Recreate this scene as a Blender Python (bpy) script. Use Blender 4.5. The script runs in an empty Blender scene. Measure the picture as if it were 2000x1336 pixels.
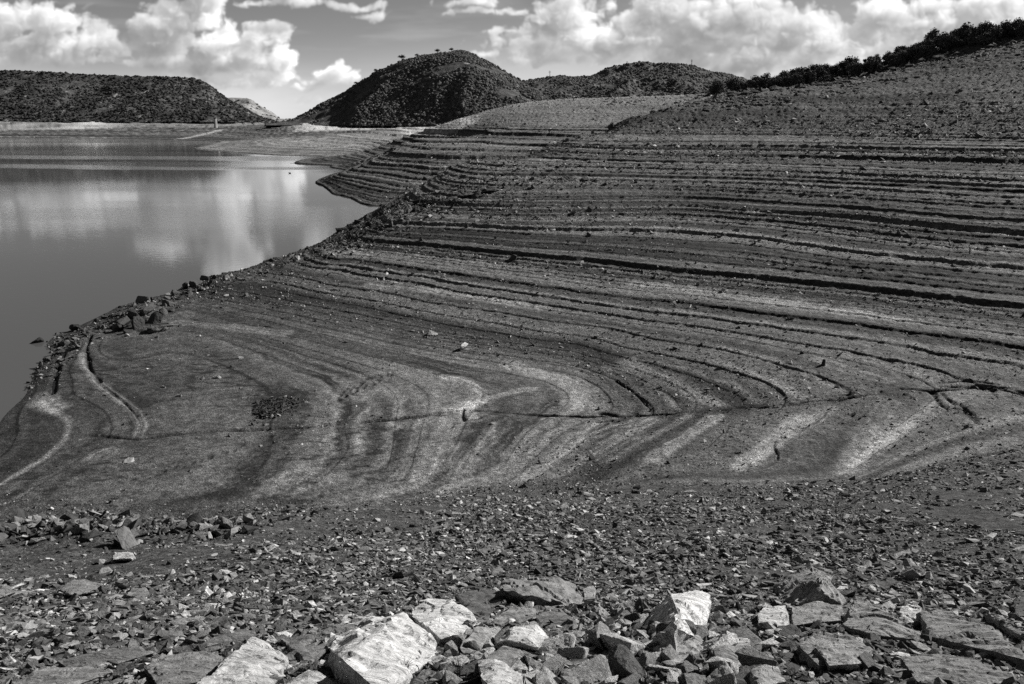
import bpy, bmesh, math, random, os
import numpy as np
from mathutils import Vector, Matrix
Q = 1.0                                   # mesh density of the ground
SC = bpy.context.scene
COL = SC.collection
rng = np.random.default_rng(7)
random.seed(7)
PI = math.pi
# ------------------------------------------------------------------ survey: turns a sighted direction into a point of the place
F = 1556.0
PITCH = math.atan(436.0 / F)
CP, SP = math.cos(PITCH), math.sin(PITCH)
def ray(px, py):
    rx = (px - 1000.0) / F
    u = (668.0 - py) / F
    return np.array([rx, CP + u * SP, -SP + u * CP])
def at_z(px, py, z):
    d = ray(px, py)
    return d * (z / d[2])
def at_d(px, py, dist):                   # dist = forward distance along +Y
    d = ray(px, py)
    return d * (dist / d[1])
WATER = -18.0
# ------------------------------------------------------------------ noise
def _h(ix, iy, seed):
    h = (ix.astype(np.uint32) * np.uint32(374761393) + iy.astype(np.uint32) * np.uint32(668265263)
         + np.uint32((seed * 2246822519) & 0xffffffff))
    h = (h ^ (h >> np.uint32(13))) * np.uint32(1274126177)
    h = h ^ (h >> np.uint32(16))
    return h.astype(np.float32) * np.float32(1.0 / 4294967295.0)
def vnoise(x, y, seed=0):
    x = np.asarray(x, np.float32); y = np.asarray(y, np.float32)
    fx = np.floor(x); fy = np.floor(y)
    ix = fx.astype(np.int64) & 0xffffffff; iy = fy.astype(np.int64) & 0xffffffff
    tx = x - fx; ty = y - fy
    tx = tx * tx * (3 - 2 * tx); ty = ty * ty * (3 - 2 * ty)
    jx = (ix + 1) & 0xffffffff; jy = (iy + 1) & 0xffffffff
    a = _h(ix, iy, seed); b = _h(jx, iy, seed); c = _h(ix, jy, seed); d = _h(jx, jy, seed)
    return (a + (b - a) * tx) * (1 - ty) + (c + (d - c) * tx) * ty
def fbm(x, y, seed=0, octv=4, gain=0.5, lac=2.03):
    s = 0; a = 1.0; t = 0
    for k in range(octv):
        s = s + a * (vnoise(x, y, seed + 17 * k) - 0.5)
        t += a; a *= gain
        x = x * lac + 13.7; y = y * lac + 7.3
    return s / t * 2                      # about -1..1
def smooth(a, b, x):
    t = np.clip((x - a) / (b - a), 0, 1)
    return t * t * (3 - 2 * t)
# ------------------------------------------------------------------ object helpers
def tag(o, label=None, cat=None, group=None, kind=None):
    if label: o['label'] = label
    if cat: o['category'] = cat
    if group: o['group'] = group
    if kind: o['kind'] = kind
    return o
def mesh_np(name, V, Fc, mat=None, smooth_shade=False, attrs=None):
    """V (n,3); Fc (m,3) or (m,4) int array"""
    me = bpy.data.meshes.new(name)
    V = np.ascontiguousarray(V, np.float32); Fc = np.ascontiguousarray(Fc, np.int32)
    k = Fc.shape[1]
    me.vertices.add(len(V)); me.vertices.foreach_set('co', V.ravel())
    me.loops.add(Fc.size); me.loops.foreach_set('vertex_index', Fc.ravel())
    me.polygons.add(len(Fc))
    me.polygons.foreach_set('loop_start', np.arange(0, Fc.size, k, dtype=np.int32))
    me.polygons.foreach_set('use_smooth', np.full(len(Fc), smooth_shade, bool))
    if attrs:
        for an, av in attrs.items():
            at = me.attributes.new(an, 'FLOAT', 'POINT')
            at.data.foreach_set('value', np.ascontiguousarray(av, np.float32))
    me.update(calc_edges=True)
    if mat: me.materials.append(mat)
    return me
def obj(name, me, parent=None, loc=None):
    o = bpy.data.objects.new(name, me); COL.objects.link(o)
    if parent: o.parent = parent
    if loc is not None: o.location = loc
    return o
# ------------------------------------------------------------------ node helpers
def new_mat(name):
    m = bpy.data.materials.new(name); m.use_nodes = True
    nt = m.node_tree; nt.nodes.clear()
    return m, nt, nt.nodes, nt.links
def N(nt, typ, ins=None, **kw):
    n = nt.nodes.new(typ)
    for k, v in kw.items(): setattr(n, k, v)
    if ins:
        for k, v in ins.items():
            s = n.inputs[k]
            if hasattr(v, 'is_output') or isinstance(v, bpy.types.NodeSocket): nt.links.new(v, s)
            else: s.default_value = v
    return n
def M(nt, op, a, b=None, c=None, clamp=False):
    n = nt.nodes.new('ShaderNodeMath'); n.operation = op; n.use_clamp = clamp
    for i, v in enumerate((a, b, c)):
        if v is None: continue
        if isinstance(v, bpy.types.NodeSocket): nt.links.new(v, n.inputs[i])
        else: n.inputs[i].default_value = v
    return n.outputs[0]
def MR(nt, v, a, b, c, d, interp='SMOOTHSTEP'):
    n = nt.nodes.new('ShaderNodeMapRange'); n.interpolation_type = interp; n.clamp = True
    nt.links.new(v, n.inputs[0])
    for i, q in enumerate((a, b, c, d)): n.inputs[i + 1].default_value = q
    return n.outputs[0]
# ------------------------------------------------------------------ ground heights: shorelines and breaks of slope, each at its level
CONT = [  # (level, sighted points along that shoreline)
 (-18.0,  [(235,600),(182,624),(132,648),(92,678),(74,715),(56,755),(22,800),(0,828)]),
 (-17.78, [(130,834),(100,803),(80,788),(98,750),(118,705),(145,668),(128,862),(90,895),(40,925),(0,950)]),
 (-17.62, [(285,842),(268,810),(225,770),(190,740),(168,715),(167,685),(185,657),(215,642),(268,857),(200,895),(110,955),(0,1010)]),
 (-17.4, [(690,828),(705,795),(685,762),(640,730),(520,688),(420,655),(330,642),(700,868),(670,915),(590,960),(520,985)]),
 (-17.1,  [(920,808),(945,772),(925,752),(870,736),(790,712),(690,688),(560,655),(440,625),(360,603),(900,852),(870,900),(835,940),(800,962)]),
 (-16.75, [(1275,810),(1240,770),(1200,742),(1130,717),(1000,697),(890,682),(760,655),(620,625),(500,600),(420,585),(1165,845),(1110,885),(1060,918),(1000,950)]),
 (-16.4,  [(1480,790),(1420,752),(1330,722),(1200,690),(1050,660),(900,635),(720,598),(580,572),(490,556),(1385,825),(1300,870),(1200,922),(1150,945)]),
 (-16.1,  [(1700,768),(1640,740),(1540,710),(1400,675),(1200,640),(1000,610),(820,582),(640,552),(560,536),(1640,805),(1540,870),(1440,928)]),
 (-15.75, [(2000,764),(1900,732),(1750,698),(1500,655),(1250,620),(1000,580),(820,550),(660,524),(590,512),(1900,800),(1780,860),(1700,905),(1640,935)]),
 (-15.15, [(660,503),(820,522),(997,545),(1330,585),(1667,626),(2000,673)]),
 (-14.4,  [(720,480),(850,494),(1000,512),(1330,548),(1667,581),(2000,622)]),
 (-13.0,  [(745,446),(860,452),(1000,462),(1330,480),(1667,517),(2000,551)]),
 (-10.6,  [(1330,396),(1667,418),(2000,448)]),
 (-7.6,   [(985,318),(1098,334),(1330,340),(1667,351),(2000,366)]),
 (-3.6,   [(1245,268),(1330,270),(1667,275),(2000,281)]),
 # second spur
 (-18.0,  [(628,362),(650,379),(700,396),(735,403)]),
 (-17.0,  [(636,352),(700,373),(760,384)]),
 (-15.5,  [(667,343),(761,360),(811,366)]),
 (-13.5,  [(716,320),(780,332),(850,341)]),
 (-11.5,  [(746,307),(830,315),(975,318)]),
 (-8.2,   [(805,277),(923,280),(1064,288)]),
 # low flats of the third point and the head of the bay
 (-18.0,  [(385,291),(450,297),(545,303),(580,320),(648,328)]),
 (-17.0,  [(470,283),(600,297),(690,318)]),
 (-18.0,  [(300,272),(350,273),(420,276)]),
 (-18.0,  [(0,264),(100,268),(200,269)]),
]
SIGHT = [ # (px, py, forward distance): breaks of slope seen from the camera stand
 # near rubble slope
 (1000,1336,3.8),(1000,1250,5.0),(1000,1150,7.5),(1000,1100,10),(1000,1050,14),(1000,1000,21),(1000,970,28.5),
 (500,1336,3.9),(500,1250,5.1),(500,1150,7.8),(500,1090,11),(500,1040,15.5),
 (40,1336,4.1),(40,1250,5.5),(40,1180,7.6),(40,1130,9.8),(40,1075,13.3),(0,1038,17),(100,1028,18),(250,1026,18.4),(400,1026,18.6),(520,1012,20),
 (700,1020,17.5),(700,992,22.5),(850,985,24.5),
 (1500,1336,3.9),(1500,1250,5.1),(1500,1150,7.6),(1500,1050,14.2),(1500,1000,20.5),(1500,962,28),
 (2000,1336,4.0),(2000,1250,5.3),(2000,1150,7.9),(2000,1050,14.5),(2000,980,21.5),(2000,900,30),(2000,845,37.5),
 (1800,930,28.5),
 # main slope above the shorelines
 (2000,185,165),(2000,92,232),(1667,225,180),(1667,150,262),(1850,120,236),(1450,232,185),(1490,180,262),(1330,236,185),(1290,216,205),(1400,190,235),(2000,62,262),(1850,90,275),(1700,130,290),(1550,161,300),(1450,177,300),
 (1200,245,190),(1120,272,168),(1060,292,156),
 # spur crest over the lake
 (640,470,112),(660,452,120),(700,432,128),(790,393,138),(860,365,146),(920,335,150),
 (530,508,98),(440,535,89),(380,552,84),(310,590,75),(250,610,70),
 # second spur crest and plateau
 (870,246,370),(920,226,395),(1000,206,420),(1100,198,430),(1200,194,430),(1290,191,425),(1400,186,420),
 (1250,222,330),(1100,252,290),(960,262,300),(1180,250,285),
 # third point, bay head
 (560,273,600),(640,267,630),(700,263,640),(780,255,650),(870,247,660),
 (700,288,455),(620,283,500),(830,264,500),(760,300,330),(690,300,410),
 (450,262,800),(520,250,860),(560,246,880),(610,262,700),(590,244,790),(700,243,800),(850,243,820),(420,247,960),
 (200,238,1060),(0,236,1050),(350,240,1050),(540,243,960),
]
HID = [  # (x, y, z) ground that the view does not show
 (0,0.6,-1.6),(-2,0.6,-1.7),(2,0.6,-1.6),(0,-3,-1.5),(-6,2,-2.6),(6,2,-2.5),(0,2,-2.15),(-14,5,-4),(14,5,-4),
 (-40,12,-9),(40,14,-8),(-60,30,-17.5),(-70,55,-20),(70,45,-13.5),(60,25,-9),(110,80,-6),(100,60,-10),(180,120,8),
]
for px, d, z in ((0,22.5,-14.6),(100,23,-14.8),(250,23,-14.8),(400,23.3,-14.7),(520,25,-14.6),(700,26.5,-14.7),(850,28.5,-14.9),
                 (0,28,-17.2),(250,28.5,-17.0),(420,29,-16.9)):
    HID.append(((px - 1000) / F * d / 0.86, d, z))
for px, py, z in ((600,468,-20),(640,440,-20),(700,410,-19.5),(500,500,-20),(400,530,-20),(300,570,-19.5),(200,600,-19),(120,630,-18.7),
                  (60,650,-18.6),(40,700,-18.8),(10,760,-18.5),
                  (500,430,-22),(300,480,-22),(100,560,-22),(0,650,-20),(300,400,-24),(600,400,-22),(500,340,-24),(100,340,-25),(300,300,-23),
                  (0,300,-24),(620,340,-19.5),(560,325,-19),(480,310,-19.5),(330,283,-19),(600,380,-20),(200,278,-19),(0,275,-19.5),(670,410,-20)):
    w = at_z(px, py, WATER); HID.append((w[0], w[1], z))
# inlet hidden between the main spur and the second spur, and ground behind crests
HID += [(-14,165,-19),(-2,180,-16.5),(16,196,-12),(45,250,-1),(-12,150,-16),
        (-60,290,-18.5),(-40,330,-16),(0,480,-1),(120,520,3),(-20,560,-5),(200,520,6),(320,420,12),(120,700,0),(300,800,5),
        (250,360,24),(160,330,17),(330,300,30),(200,380,18)]
pts = []
for z, pl in CONT:
    for k in range(len(pl)):
        p = at_z(*pl[k], z); pts.append(p)
for px, py, d in SIGHT: pts.append(at_d(px, py, d))
for h in HID: pts.append(np.array(h, float))
pts = np.array(pts)
KA = 1.3
RS = 4.0
def warp(x, y):
    yy = y + RS
    return np.arctan2(x, yy) * KA, np.log(np.hypot(x, yy))
_a, _b = warp(pts[:, 0], pts[:, 1])
CA = np.stack([_a, _b], 1)
def _U(r2): return r2 * np.log(r2 + 1e-12)
n = len(CA)
A = np.zeros((n + 3, n + 3))
A[:n, :n] = _U(((CA[:, None] - CA[None]) ** 2).sum(-1)) + np.eye(n) * 2e-5
A[:n, n] = 1; A[:n, n + 1:] = CA; A[n, :n] = 1; A[n + 1:, :n] = CA.T
W = np.linalg.solve(A, np.concatenate([pts[:, 2], np.zeros(3)]))
def tps(a, b):
    out = np.zeros(len(a))
    for s in range(0, len(a), 40000):
        q = np.stack([a[s:s + 40000], b[s:s + 40000]], 1)
        out[s:s + 40000] = _U(((q[:, None] - CA[None]) ** 2).sum(-1)) @ W[:n] + W[n] + q @ W[n + 1:]
    return out
GA = np.linspace(-1.25 * KA, 1.25 * KA, 300); GB = np.linspace(math.log(1.2), math.log(4200), 520)
_ga, _gb = np.meshgrid(GA, GB)
GZ = tps(_ga.ravel(), _gb.ravel()).reshape(_ga.shape)
_far = np.exp(GB)[:, None]
GZ = GZ + (np.clip(GZ, -24, 34) * 0 + np.where(_far > 900, -3.0, GZ) - GZ) * smooth(900, 1400, _far)
GZ = np.clip(GZ, -25, 36)
def _cub(t):                              # Catmull-Rom weights
    return (((-.5 * t + 1) * t - .5) * t, (1.5 * t - 2.5) * t * t + 1, ((-1.5 * t + 2) * t + .5) * t, (.5 * t - .5) * t * t)
def base_z(x, y):
    a, b = warp(np.asarray(x, float), np.asarray(y, float))
    u = np.clip((a - GA[0]) / (GA[1] - GA[0]), 1, len(GA) - 2.001); v = np.clip((b - GB[0]) / (GB[1] - GB[0]), 1, len(GB) - 2.001)
    i = u.astype(int); j = v.astype(int)
    wu = _cub(u - i); wv = _cub(v - j)
    s = 0
    for p in range(4):
        for q in range(4):
            s = s + wv[p] * wu[q] * GZ[np.clip(j - 1 + p, 0, len(GB) - 1), np.clip(i - 1 + q, 0, len(GA) - 1)]
    return s
# ------------------------------------------------------------------ terraces cut by the falling water
_lv = [-25.0]
_r = random.Random(5)
while _lv[-1] < 27:
    q = .40 if _lv[-1] < -16.2 else .52 if _lv[-1] < -14.2 else .80 if _lv[-1] < -12 else 1.30 if _lv[-1] < -3 else 2.0
    _lv.append(_lv[-1] + q * _r.choice((.20, .26, .30, .36, .42, .60)))
LV = np.array(_lv); LVS = np.array([_r.choice((.45, .7, .85, .95, 1.0)) for _ in _lv])
def regions(x, y, z):
    """weights: near rubble, valley mud, terraced slopes, stony tops"""
    r = np.hypot(x, y)
    near = 1 - smooth(-1.0, 1.0, (y - (33.5 - 0.02 * x)) + 2.0 * fbm(x * .12, y * .12, 3, 3) + np.where(x < -8, 0, 0))
    # valley: low ground on the floor
    mud = (1 - smooth(-17.1, -16.4, z + .25 * fbm(x * .15, y * .15, 11, 3))) * (1 - near) * (1 - smooth(70, 84, y))
    top = smooth(-4.6, -.8, z + 1.3 * fbm(x * .04, y * .06, 21, 4)) * smooth(40, 60, r)
    terr = np.clip(1 - near - mud - top, 0, 1)
    return near, mud, terr, top
def _line_dist(x, y, P):
    best = np.full(x.shape, 1e9)
    for a, b in zip(P[:-1], P[1:]):
        dx, dy = b - a; L2 = dx * dx + dy * dy + 1e-9
        t = np.clip(((x - a[0]) * dx + (y - a[1]) * dy) / L2, 0, 1)
        best = np.minimum(best, np.hypot(x - a[0] - t * dx, y - a[1] - t * dy))
    return best
def _base_hit(px, py):
    d = ray(px, py); ts = np.exp(np.linspace(math.log(2), math.log(1200), 1400)); P = d[None] * ts[:, None]
    bl = np.nonzero(P[:, 2] < base_z(P[:, 0], P[:, 1]))[0]
    return P[bl[0]][:2]
# drainage runnels cut in the mud, and a terrace step's shadow drawn likewise: (width, depth, points)
GULLY_SHADOW = [(.16,.09,[(905,803),(980,808),(1060,812),(1180,816),(1290,811),(1400,803),(1532,793),(1667,778),(1761,762),(1829,763),(1903,757),(1960,763),(2060,778)]),
 (.22,.10,[(600,836),(690,828),(820,815),(905,803),(945,794)]),(.20,.12,[(905,800),(903,812),(905,824)]),(.16,.10,[(900,806),(870,812),(700,826)]),
 (.30,.16,[(1175,809),(1200,812)]),(.22,.12,[(1165,826),(1195,822)]),(.2,.12,[(1240,812),(1287,811)]),(.16,.08,[(1060,812),(1180,816),(1290,812),(1360,808)]),
 (.18,.10,[(1270,800),(1240,770),(1205,745)]),
 (.22,.12,[(1441,800),(1532,795),(1600,784),(1667,779)]),(.16,.08,[(1400,804),(1500,792),(1620,776),(1720,768)]),(.15,.08,[(1480,801),(1600,792),(1690,776)]),
 (.36,.15,[(1761,760),(1829,764),(1903,758),(1953,764),(2000,772),(2060,778)]),(.25,.15,[(1835,757),(1903,756),(1960,763)]),(.2,.12,[(1829,748),(1886,748),(1950,757)]),
 (.28,.12,[(1820,768),(1835,790),(1856,803),(1883,804)]),(.26,.12,[(1839,772),(1859,787),(1883,802),(1909,827)]),(.2,.10,[(1840,806),(1883,803)]),
 (.38,.22,[(140,657),(118,700),(105,745),(100,771)]),(.26,.14,[(178,654),(169,682),(174,718),(195,748)]),(.15,.07,[(205,757),(245,790),(268,815)]),  # shore strokes draw the terrace step's shadow as a dark cut
 (.3,.12,[(180,852),(270,860),(330,852),(430,842),(600,836)])]
SILT = [ # pale silt ribbons: (half width, brightness, points)
 (.35,.16,[(80,788),(105,806),(128,818),(137,834),(127,860),(90,895),(0,950)]),(1.0,.13,[(84,775),(88,790),(105,800)]),
 (.28,.15,[(158,690),(166,722),(190,752),(228,782),(258,806),(272,832),(262,858)]),(.22,.12,[(168,718),(205,752),(245,782),(275,806),(287,832),(276,856)]),
 (.7,.18,[(868,738),(905,743),(930,755),(938,770),(925,785),(903,801)]),(.8,.14,[(905,803),(945,782),(1000,766),(1040,760)]),(.6,.10,[(920,812),(930,825),(960,815)]),
 (.6,.15,[(1160,830),(1110,882),(1060,916),(1030,935)]),(.7,.13,[(1275,822),(1190,872),(1130,908),(1090,930)]),(.8,.15,[(1400,815),(1330,862),(1270,900)]),
 (1.0,.11,[(1735,785),(1700,850),(1660,905)]),(.8,.09,[(1770,830),(1700,890),(1650,925)]),(.8,.14,[(1560,820),(1500,870),(1440,915)]),
 (.4,.15,[(695,852),(704,868),(706,892)]),(1.4,.11,[(1000,716),(1090,742),(1130,768),(1140,795)]),(1.2,.12,[(1225,708),(1300,738),(1350,768),(1400,790)]),
 (1.3,.12,[(1600,705),(1660,725),(1730,745)]),(1.2,.13,[(1240,557),(1400,573),(1600,602),(1760,628)]),(1.0,.12,[(720,560),(860,572),(960,588),(1060,602)]),
 (.9,.11,[(350,632),(440,640),(560,652)]),(1.0,.10,[(640,494),(760,500),(900,510),(1040,528)]),(2.5,.08,[(700,760),(760,740),(820,770),(800,810)]),
 (.7,.10,[(870,960),(920,890),(960,850),(965,825)]),(.5,.09,[(810,960),(850,930),(900,870)]),(1.0,.12,[(190,893),(215,884)]),(1.0,.1,[(610,950),(660,935)]),(1.0,.1,[(560,935),(600,925)]),
 (.45,.13,[(1480,787),(1425,752),(1335,722),(1220,700)]),(.5,.12,[(1565,779),(1505,745),(1405,708)]),(.5,.12,[(1645,767),(1585,735),(1485,700),(1400,682)]),(.4,.13,[(1325,800),(1295,770),(1245,735),(1180,718)]),(.45,.13,[(1345,814),(1255,865),(1185,905)]),(.5,.12,[(1625,800),(1545,852),(1475,905)]),(.5,.1,[(1820,790),(1760,840),(1720,880)]),
 (7,.30,[(352,272),(395,264),(432,254)]),(5,.22,[(0,267),(120,268),(240,269)]),(16,.28,[(600,254),(700,251),(800,250),(880,248)]),(3,.10,[(420,291),(520,283),(640,270),(800,262)])]
GULLY_SHADOW = [(w, dp, np.array([_base_hit(*q) for q in pl])) for w, dp, pl in GULLY_SHADOW]
SILT = [(w, dp, np.array([_base_hit(*q) for q in pl])) for w, dp, pl in SILT]
_fp = random.Random(3)
PRINTS = []
for (ax, ay), (bx, by), nn in (((640,790),(770,728),26),((660,775),(720,742),12),((1500,735),(1560,700),8),((1000,720),(960,690),6),((470,760),(560,900),12),((300,930),(480,870),14)):
    for k in range(nn):
        t = (k + _fp.uniform(-.2, .2)) / nn
        PRINTS.append(_base_hit(ax + (bx - ax) * t + _fp.uniform(-6, 6), ay + (by - ay) * t + _fp.uniform(-3, 3)))
PRINTS = np.array(PRINTS)
CREST = [np.array([at_d(*q)[:2] for q in ((380,552,84),(530,508,98),(640,470,112),(660,452,120),(700,432,128),(790,393,138),(860,365,146),(920,335,150),(985,318,145))]),
         np.array([at_d(*q)[:2] for q in ((985,318,145),(1060,292,156),(1120,272,168),(1200,245,190),(1290,216,205),(1400,190,235))])]
def crest_weight(x, y):
    c = np.zeros(x.shape)
    for P, wd in zip(CREST, (7.5, 4.5)):
        i = np.nonzero((y > 70) & (y < 260) & (x > -60) & (x < 90))[0]
        if len(i) == 0: continue
        d = _line_dist(x[i], y[i], P) * (1 + .9 * fbm(x[i] * .12, y[i] * .12, 161, 4))
        c[i] = np.maximum(c[i], np.exp(-(d / wd) ** 2))
    return c
def heights(x, y):
    """returns z, tone (albedo) for ground points"""
    z0 = base_z(x, y)
    r = np.hypot(x, y)
    near, mud, terr, top = regions(x, y, z0)
    # slow undulation that makes the shorelines wander
    z = z0 + (.012 + .988 * smooth(-16.5, -15.2, z0)) * (.10 * fbm(x * .07, y * .07, 31, 3) + .055 * fbm(x * .4, y * .4, 37, 4)) * smooth(30, 45, y) * np.clip(r / 90, .35, 3)
    fb_ = smooth(925, 960, y) * (1 - smooth(1090, 1150, y)) * (1 - smooth(-60, 40, x))
    z = z + fb_ * 3.2 * fbm(x * .011, y * .02, 171, 4)
    zc = z
    k = np.clip(np.searchsorted(LV, z, side='right') - 1, 0, len(LV) - 2)
    k2 = np.minimum(k // 3 * 3, len(LV) - 4)
    farst = (y > 172) & (z < -3)
    k = np.where(farst, k2, k); kn = np.where(farst, k2 + 3, k + 1)
    dz = LV[kn] - LV[k]; p = np.clip((z - LV[k]) / dz, 0, 1)
    hh = np.clip(r * .008, .1, 2.0)
    grad = np.hypot(base_z(x + hh, y) - base_z(x - hh, y), base_z(x, y + hh) - base_z(x, y - hh)) / (2 * hh)
    rw = np.clip(.72 * grad, .035, .16) * (1 + .65 * fbm(x * .7, y * .7, 43, 4))
    step = np.where(p < rw, p / rw * .90, .90 + (p - rw) / (1 - rw) * .10)
    st = LVS[k] * np.clip(.8 + .8 * fbm(x * .022 + k * 3.1, y * .022, 41, 4), 0.1, 1)
    st = np.where((z0 > -16.4) & (z0 < -14.0), np.maximum(st, .6), st)
    cw = crest_weight(x, y)
    st = st * (1 - .75 * cw)
    amt = (terr * .97 + mud * .40 + top * .45) * st * np.where(z > LV[-2], 0, 1) * smooth(31, 40, r) * (1 - .5 * smooth(-3.5, 4, z))
    zt = LV[k] + step * dz
    z = z + (zt - z) * amt
    zf = zc * 4.6 + .9 * fbm(zc * 1.3, zc * 0 + 3.3, 141, 2) + .12 * fbm(x * .12, y * .12, 143, 3)
    pf = zf - np.floor(zf)
    fine = np.where(pf < .25, pf / .25, 1 - (pf - .25) / .75) - .5
    z = z + fine * (terr + .6 * top) * .095 * np.clip(.35 + 1.1 * fbm(x * .025, y * .025 + np.floor(zf) * 2.7, 145, 3), 0, 1) * smooth(31, 40, r) * np.clip(r / 80, .6, 1.6)
    # gravel and rubble relief
    rough = mud * (.022 + .05 * np.clip(fbm(x * .12, y * .12, 57, 3), 0, 1)) + terr * (.11 + .14 * np.clip(fbm(x * .1, y * .1, 55, 3), 0, 1)) + top * .24
    g = fbm(x * 1.3, y * 1.3, 51, 5, .72)
    z = z + rough * g * np.clip(r / 80, .6, 2.5) + cw * .38 * fbm(x * .55, y * .55, 163, 5, .6)
    ng = near * np.clip(r / 14, .25, 1.2)
    z = z + ng * (.10 * fbm(x * .8, y * .8, 61, 5, .6) + .16 * fbm(x * .25, y * .25, 67, 3))
    # colour of the soil itself: beds laid down at levels, silt on the valley floor, dark scree
    zz = zc + .02 * fbm(x * .15, y * .15, 71, 3)
    bed = fbm(zz * 2.3, zz * 0 + 1.7, 81, 3) * .5 + fbm(zz * 6.5, zz * 0 + 5.2, 83, 2) * .6
    # thin crisp beds on the valley floor
    zm = z0 + .035 * fbm(x * .06, y * .06, 75, 2) + .022 * fbm(x * .9, y * .9, 73, 4)
    mb = fbm(zm * 12, zm * 0 + 2.2, 85, 2) * .4 + fbm(zm * 38, zm * 0 + 9.1, 89, 3) * .75
    mb = np.clip(mb * 2.4, -.7, 1.15) * np.clip(.55 + .9 * fbm(x * .22, y * .22, 79, 4), .12, 1.1)
    fleck = np.clip(fbm(x * 1.1, y * 2.6, 151, 4, .65) - .12, 0, 1) * np.clip(.6 + 1.2 * fbm(x * .13, y * .13, 153, 2), 0, 1.3)
    patch = fbm(x * .16, y * .16, 91, 4)
    bigp = fbm(x * .02, y * .02, 95, 3)
    lake = 1 - smooth(-26, 4, x - .25 * (y - 45))              # darker, damper mud towards the lake
    plateau = smooth(225, 270, y) * (1 - smooth(.20, .28, x / np.maximum(y, 1)))
    tone = near * (.060 + .02 * patch) + terr * np.clip(.068 + .17 * bed + .025 * patch + .02 * bigp, .018, .3) + \
        mud * np.clip(.108 - .30 * fleck + .135 * mb * (1 - .45 * lake) + .05 * patch, .03, .34) * (1 - .42 * lake) + \
        top * ((.052 + .085 * plateau) + .035 * patch + .03 * bigp + .04 * fbm(zz * 1.2 + .3 * patch, zz * 0, 87, 3))
    tone = tone * (1 + .5 * g * (1 - near))
    tone = np.where(amt * (p < rw * 1.2) > .15, tone * .6, tone)      # risers darkened in the tone to deepen their shade
    wet = 1 - smooth(-17.98, -17.6, z0)
    tone = tone * (1 - .45 * wet * (1 - near))
    tone = tone * (1 - .5 * cw)
    wob = fbm(x * .9, y * .9, 101, 3) * .25
    for w, dp, P in SILT:
        R = w * 3.5
        i = np.nonzero((x > P[:, 0].min() - R) & (x < P[:, 0].max() + R) & (y > P[:, 1].min() - R) & (y < P[:, 1].max() + R))[0]
        if len(i) == 0: continue
        d = _line_dist(x[i], y[i], P) + wob[i] * w * 1.2
        f = (1 - smooth(.5, 1.05, d / (w * (.7 + .5 * vnoise(x[i] * .3, y[i] * .3, 115))))) * np.clip(.62 + .35 * fbm(x[i] * .5, y[i] * .5, 111, 2) + .6 * fbm(d * 5.0 / max(w, .5), d * 0 + w * 7.7, 113, 2), 0, 1.2)
        tone[i] += dp * 1.0 * f
    for w, dp, P in GULLY_SHADOW:
        R = w * 2.5 + .3
        i = np.nonzero((x > P[:, 0].min() - R) & (x < P[:, 0].max() + R) & (y > P[:, 1].min() - R) & (y < P[:, 1].max() + R))[0]
        if len(i) == 0: continue
        d = _line_dist(x[i], y[i], P) * (1 + .8 * wob[i]) + wob[i] * .5
        f = np.exp(-(d / (w * .55)) ** 2) * np.clip(.4 + 1.2 * vnoise(x[i] * .7, y[i] * .7, 121), 0, 1)
        z[i] -= dp * 1.3 * f
        tone[i] *= 1 - min(.8, dp * 5.5) * f
    for p in PRINTS:
        i = np.nonzero((abs(x - p[0]) < .3) & (abs(y - p[1]) < .45))[0]
        if len(i):
            f = np.exp(-((x[i] - p[0]) / .12) ** 2 - ((y[i] - p[1]) / .2) ** 2)
            z[i] -= .09 * f; tone[i] *= 1 - .5 * f
    # pale rock band and lighter shore patch far across the water
    u = x / np.maximum(y, 1) * F / 1.0
    far1 = smooth(690, 730, y) * (1 - smooth(830, 900, y)) * smooth(-430, -370, u) * (1 - smooth(-120, -80, u)) * smooth(-12, -9, z0)
    far2 = smooth(930, 960, y) * (1 - smooth(1040, 1070, y)) * smooth(-990, -930, u) * (1 - smooth(-790, -700, u))
    tone = tone + (.42 + .16 * fbm(x * .08, y * .08, 131, 4) - tone) * np.clip(far1 * .9, 0, 1)
    tone = tone + fb_ * (.05 + .10 * fbm(x * .012, y * .05, 137, 4))
    tone = tone + (.46 + .12 * fbm(x * .05, y * .05, 133, 3) - tone) * np.clip(far2 * (.7 + 1.3 * fbm(x * .012, y * .03, 135, 3)), 0, 1)
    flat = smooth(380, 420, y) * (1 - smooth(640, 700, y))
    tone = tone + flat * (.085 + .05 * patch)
    return z, np.clip(tone, .02, .55)
def ground_z(x, y):
    return heights(np.atleast_1d(np.asarray(x, float)), np.atleast_1d(np.asarray(y, float)))[0]
def hit(px, py, dmin=1.5, dmax=900, smoothed=False):
    """where a sight line meets the ground"""
    d = ray(px, py); ts = np.exp(np.linspace(math.log(dmin), math.log(dmax), 1600))
    P = d[None] * ts[:, None]
    g = base_z(P[:, 0], P[:, 1]) if smoothed else ground_z(P[:, 0], P[:, 1])
    below = np.nonzero(P[:, 2] < g)[0]
    if len(below) == 0: return P[-1]
    i = max(1, below[0]); a, b = P[i - 1], P[i]
    ga, gb = g[i - 1], g[i]
    t = (a[2] - ga) / max(1e-9, (a[2] - ga) - (b[2] - gb))
    return a + (b - a) * t
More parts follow.
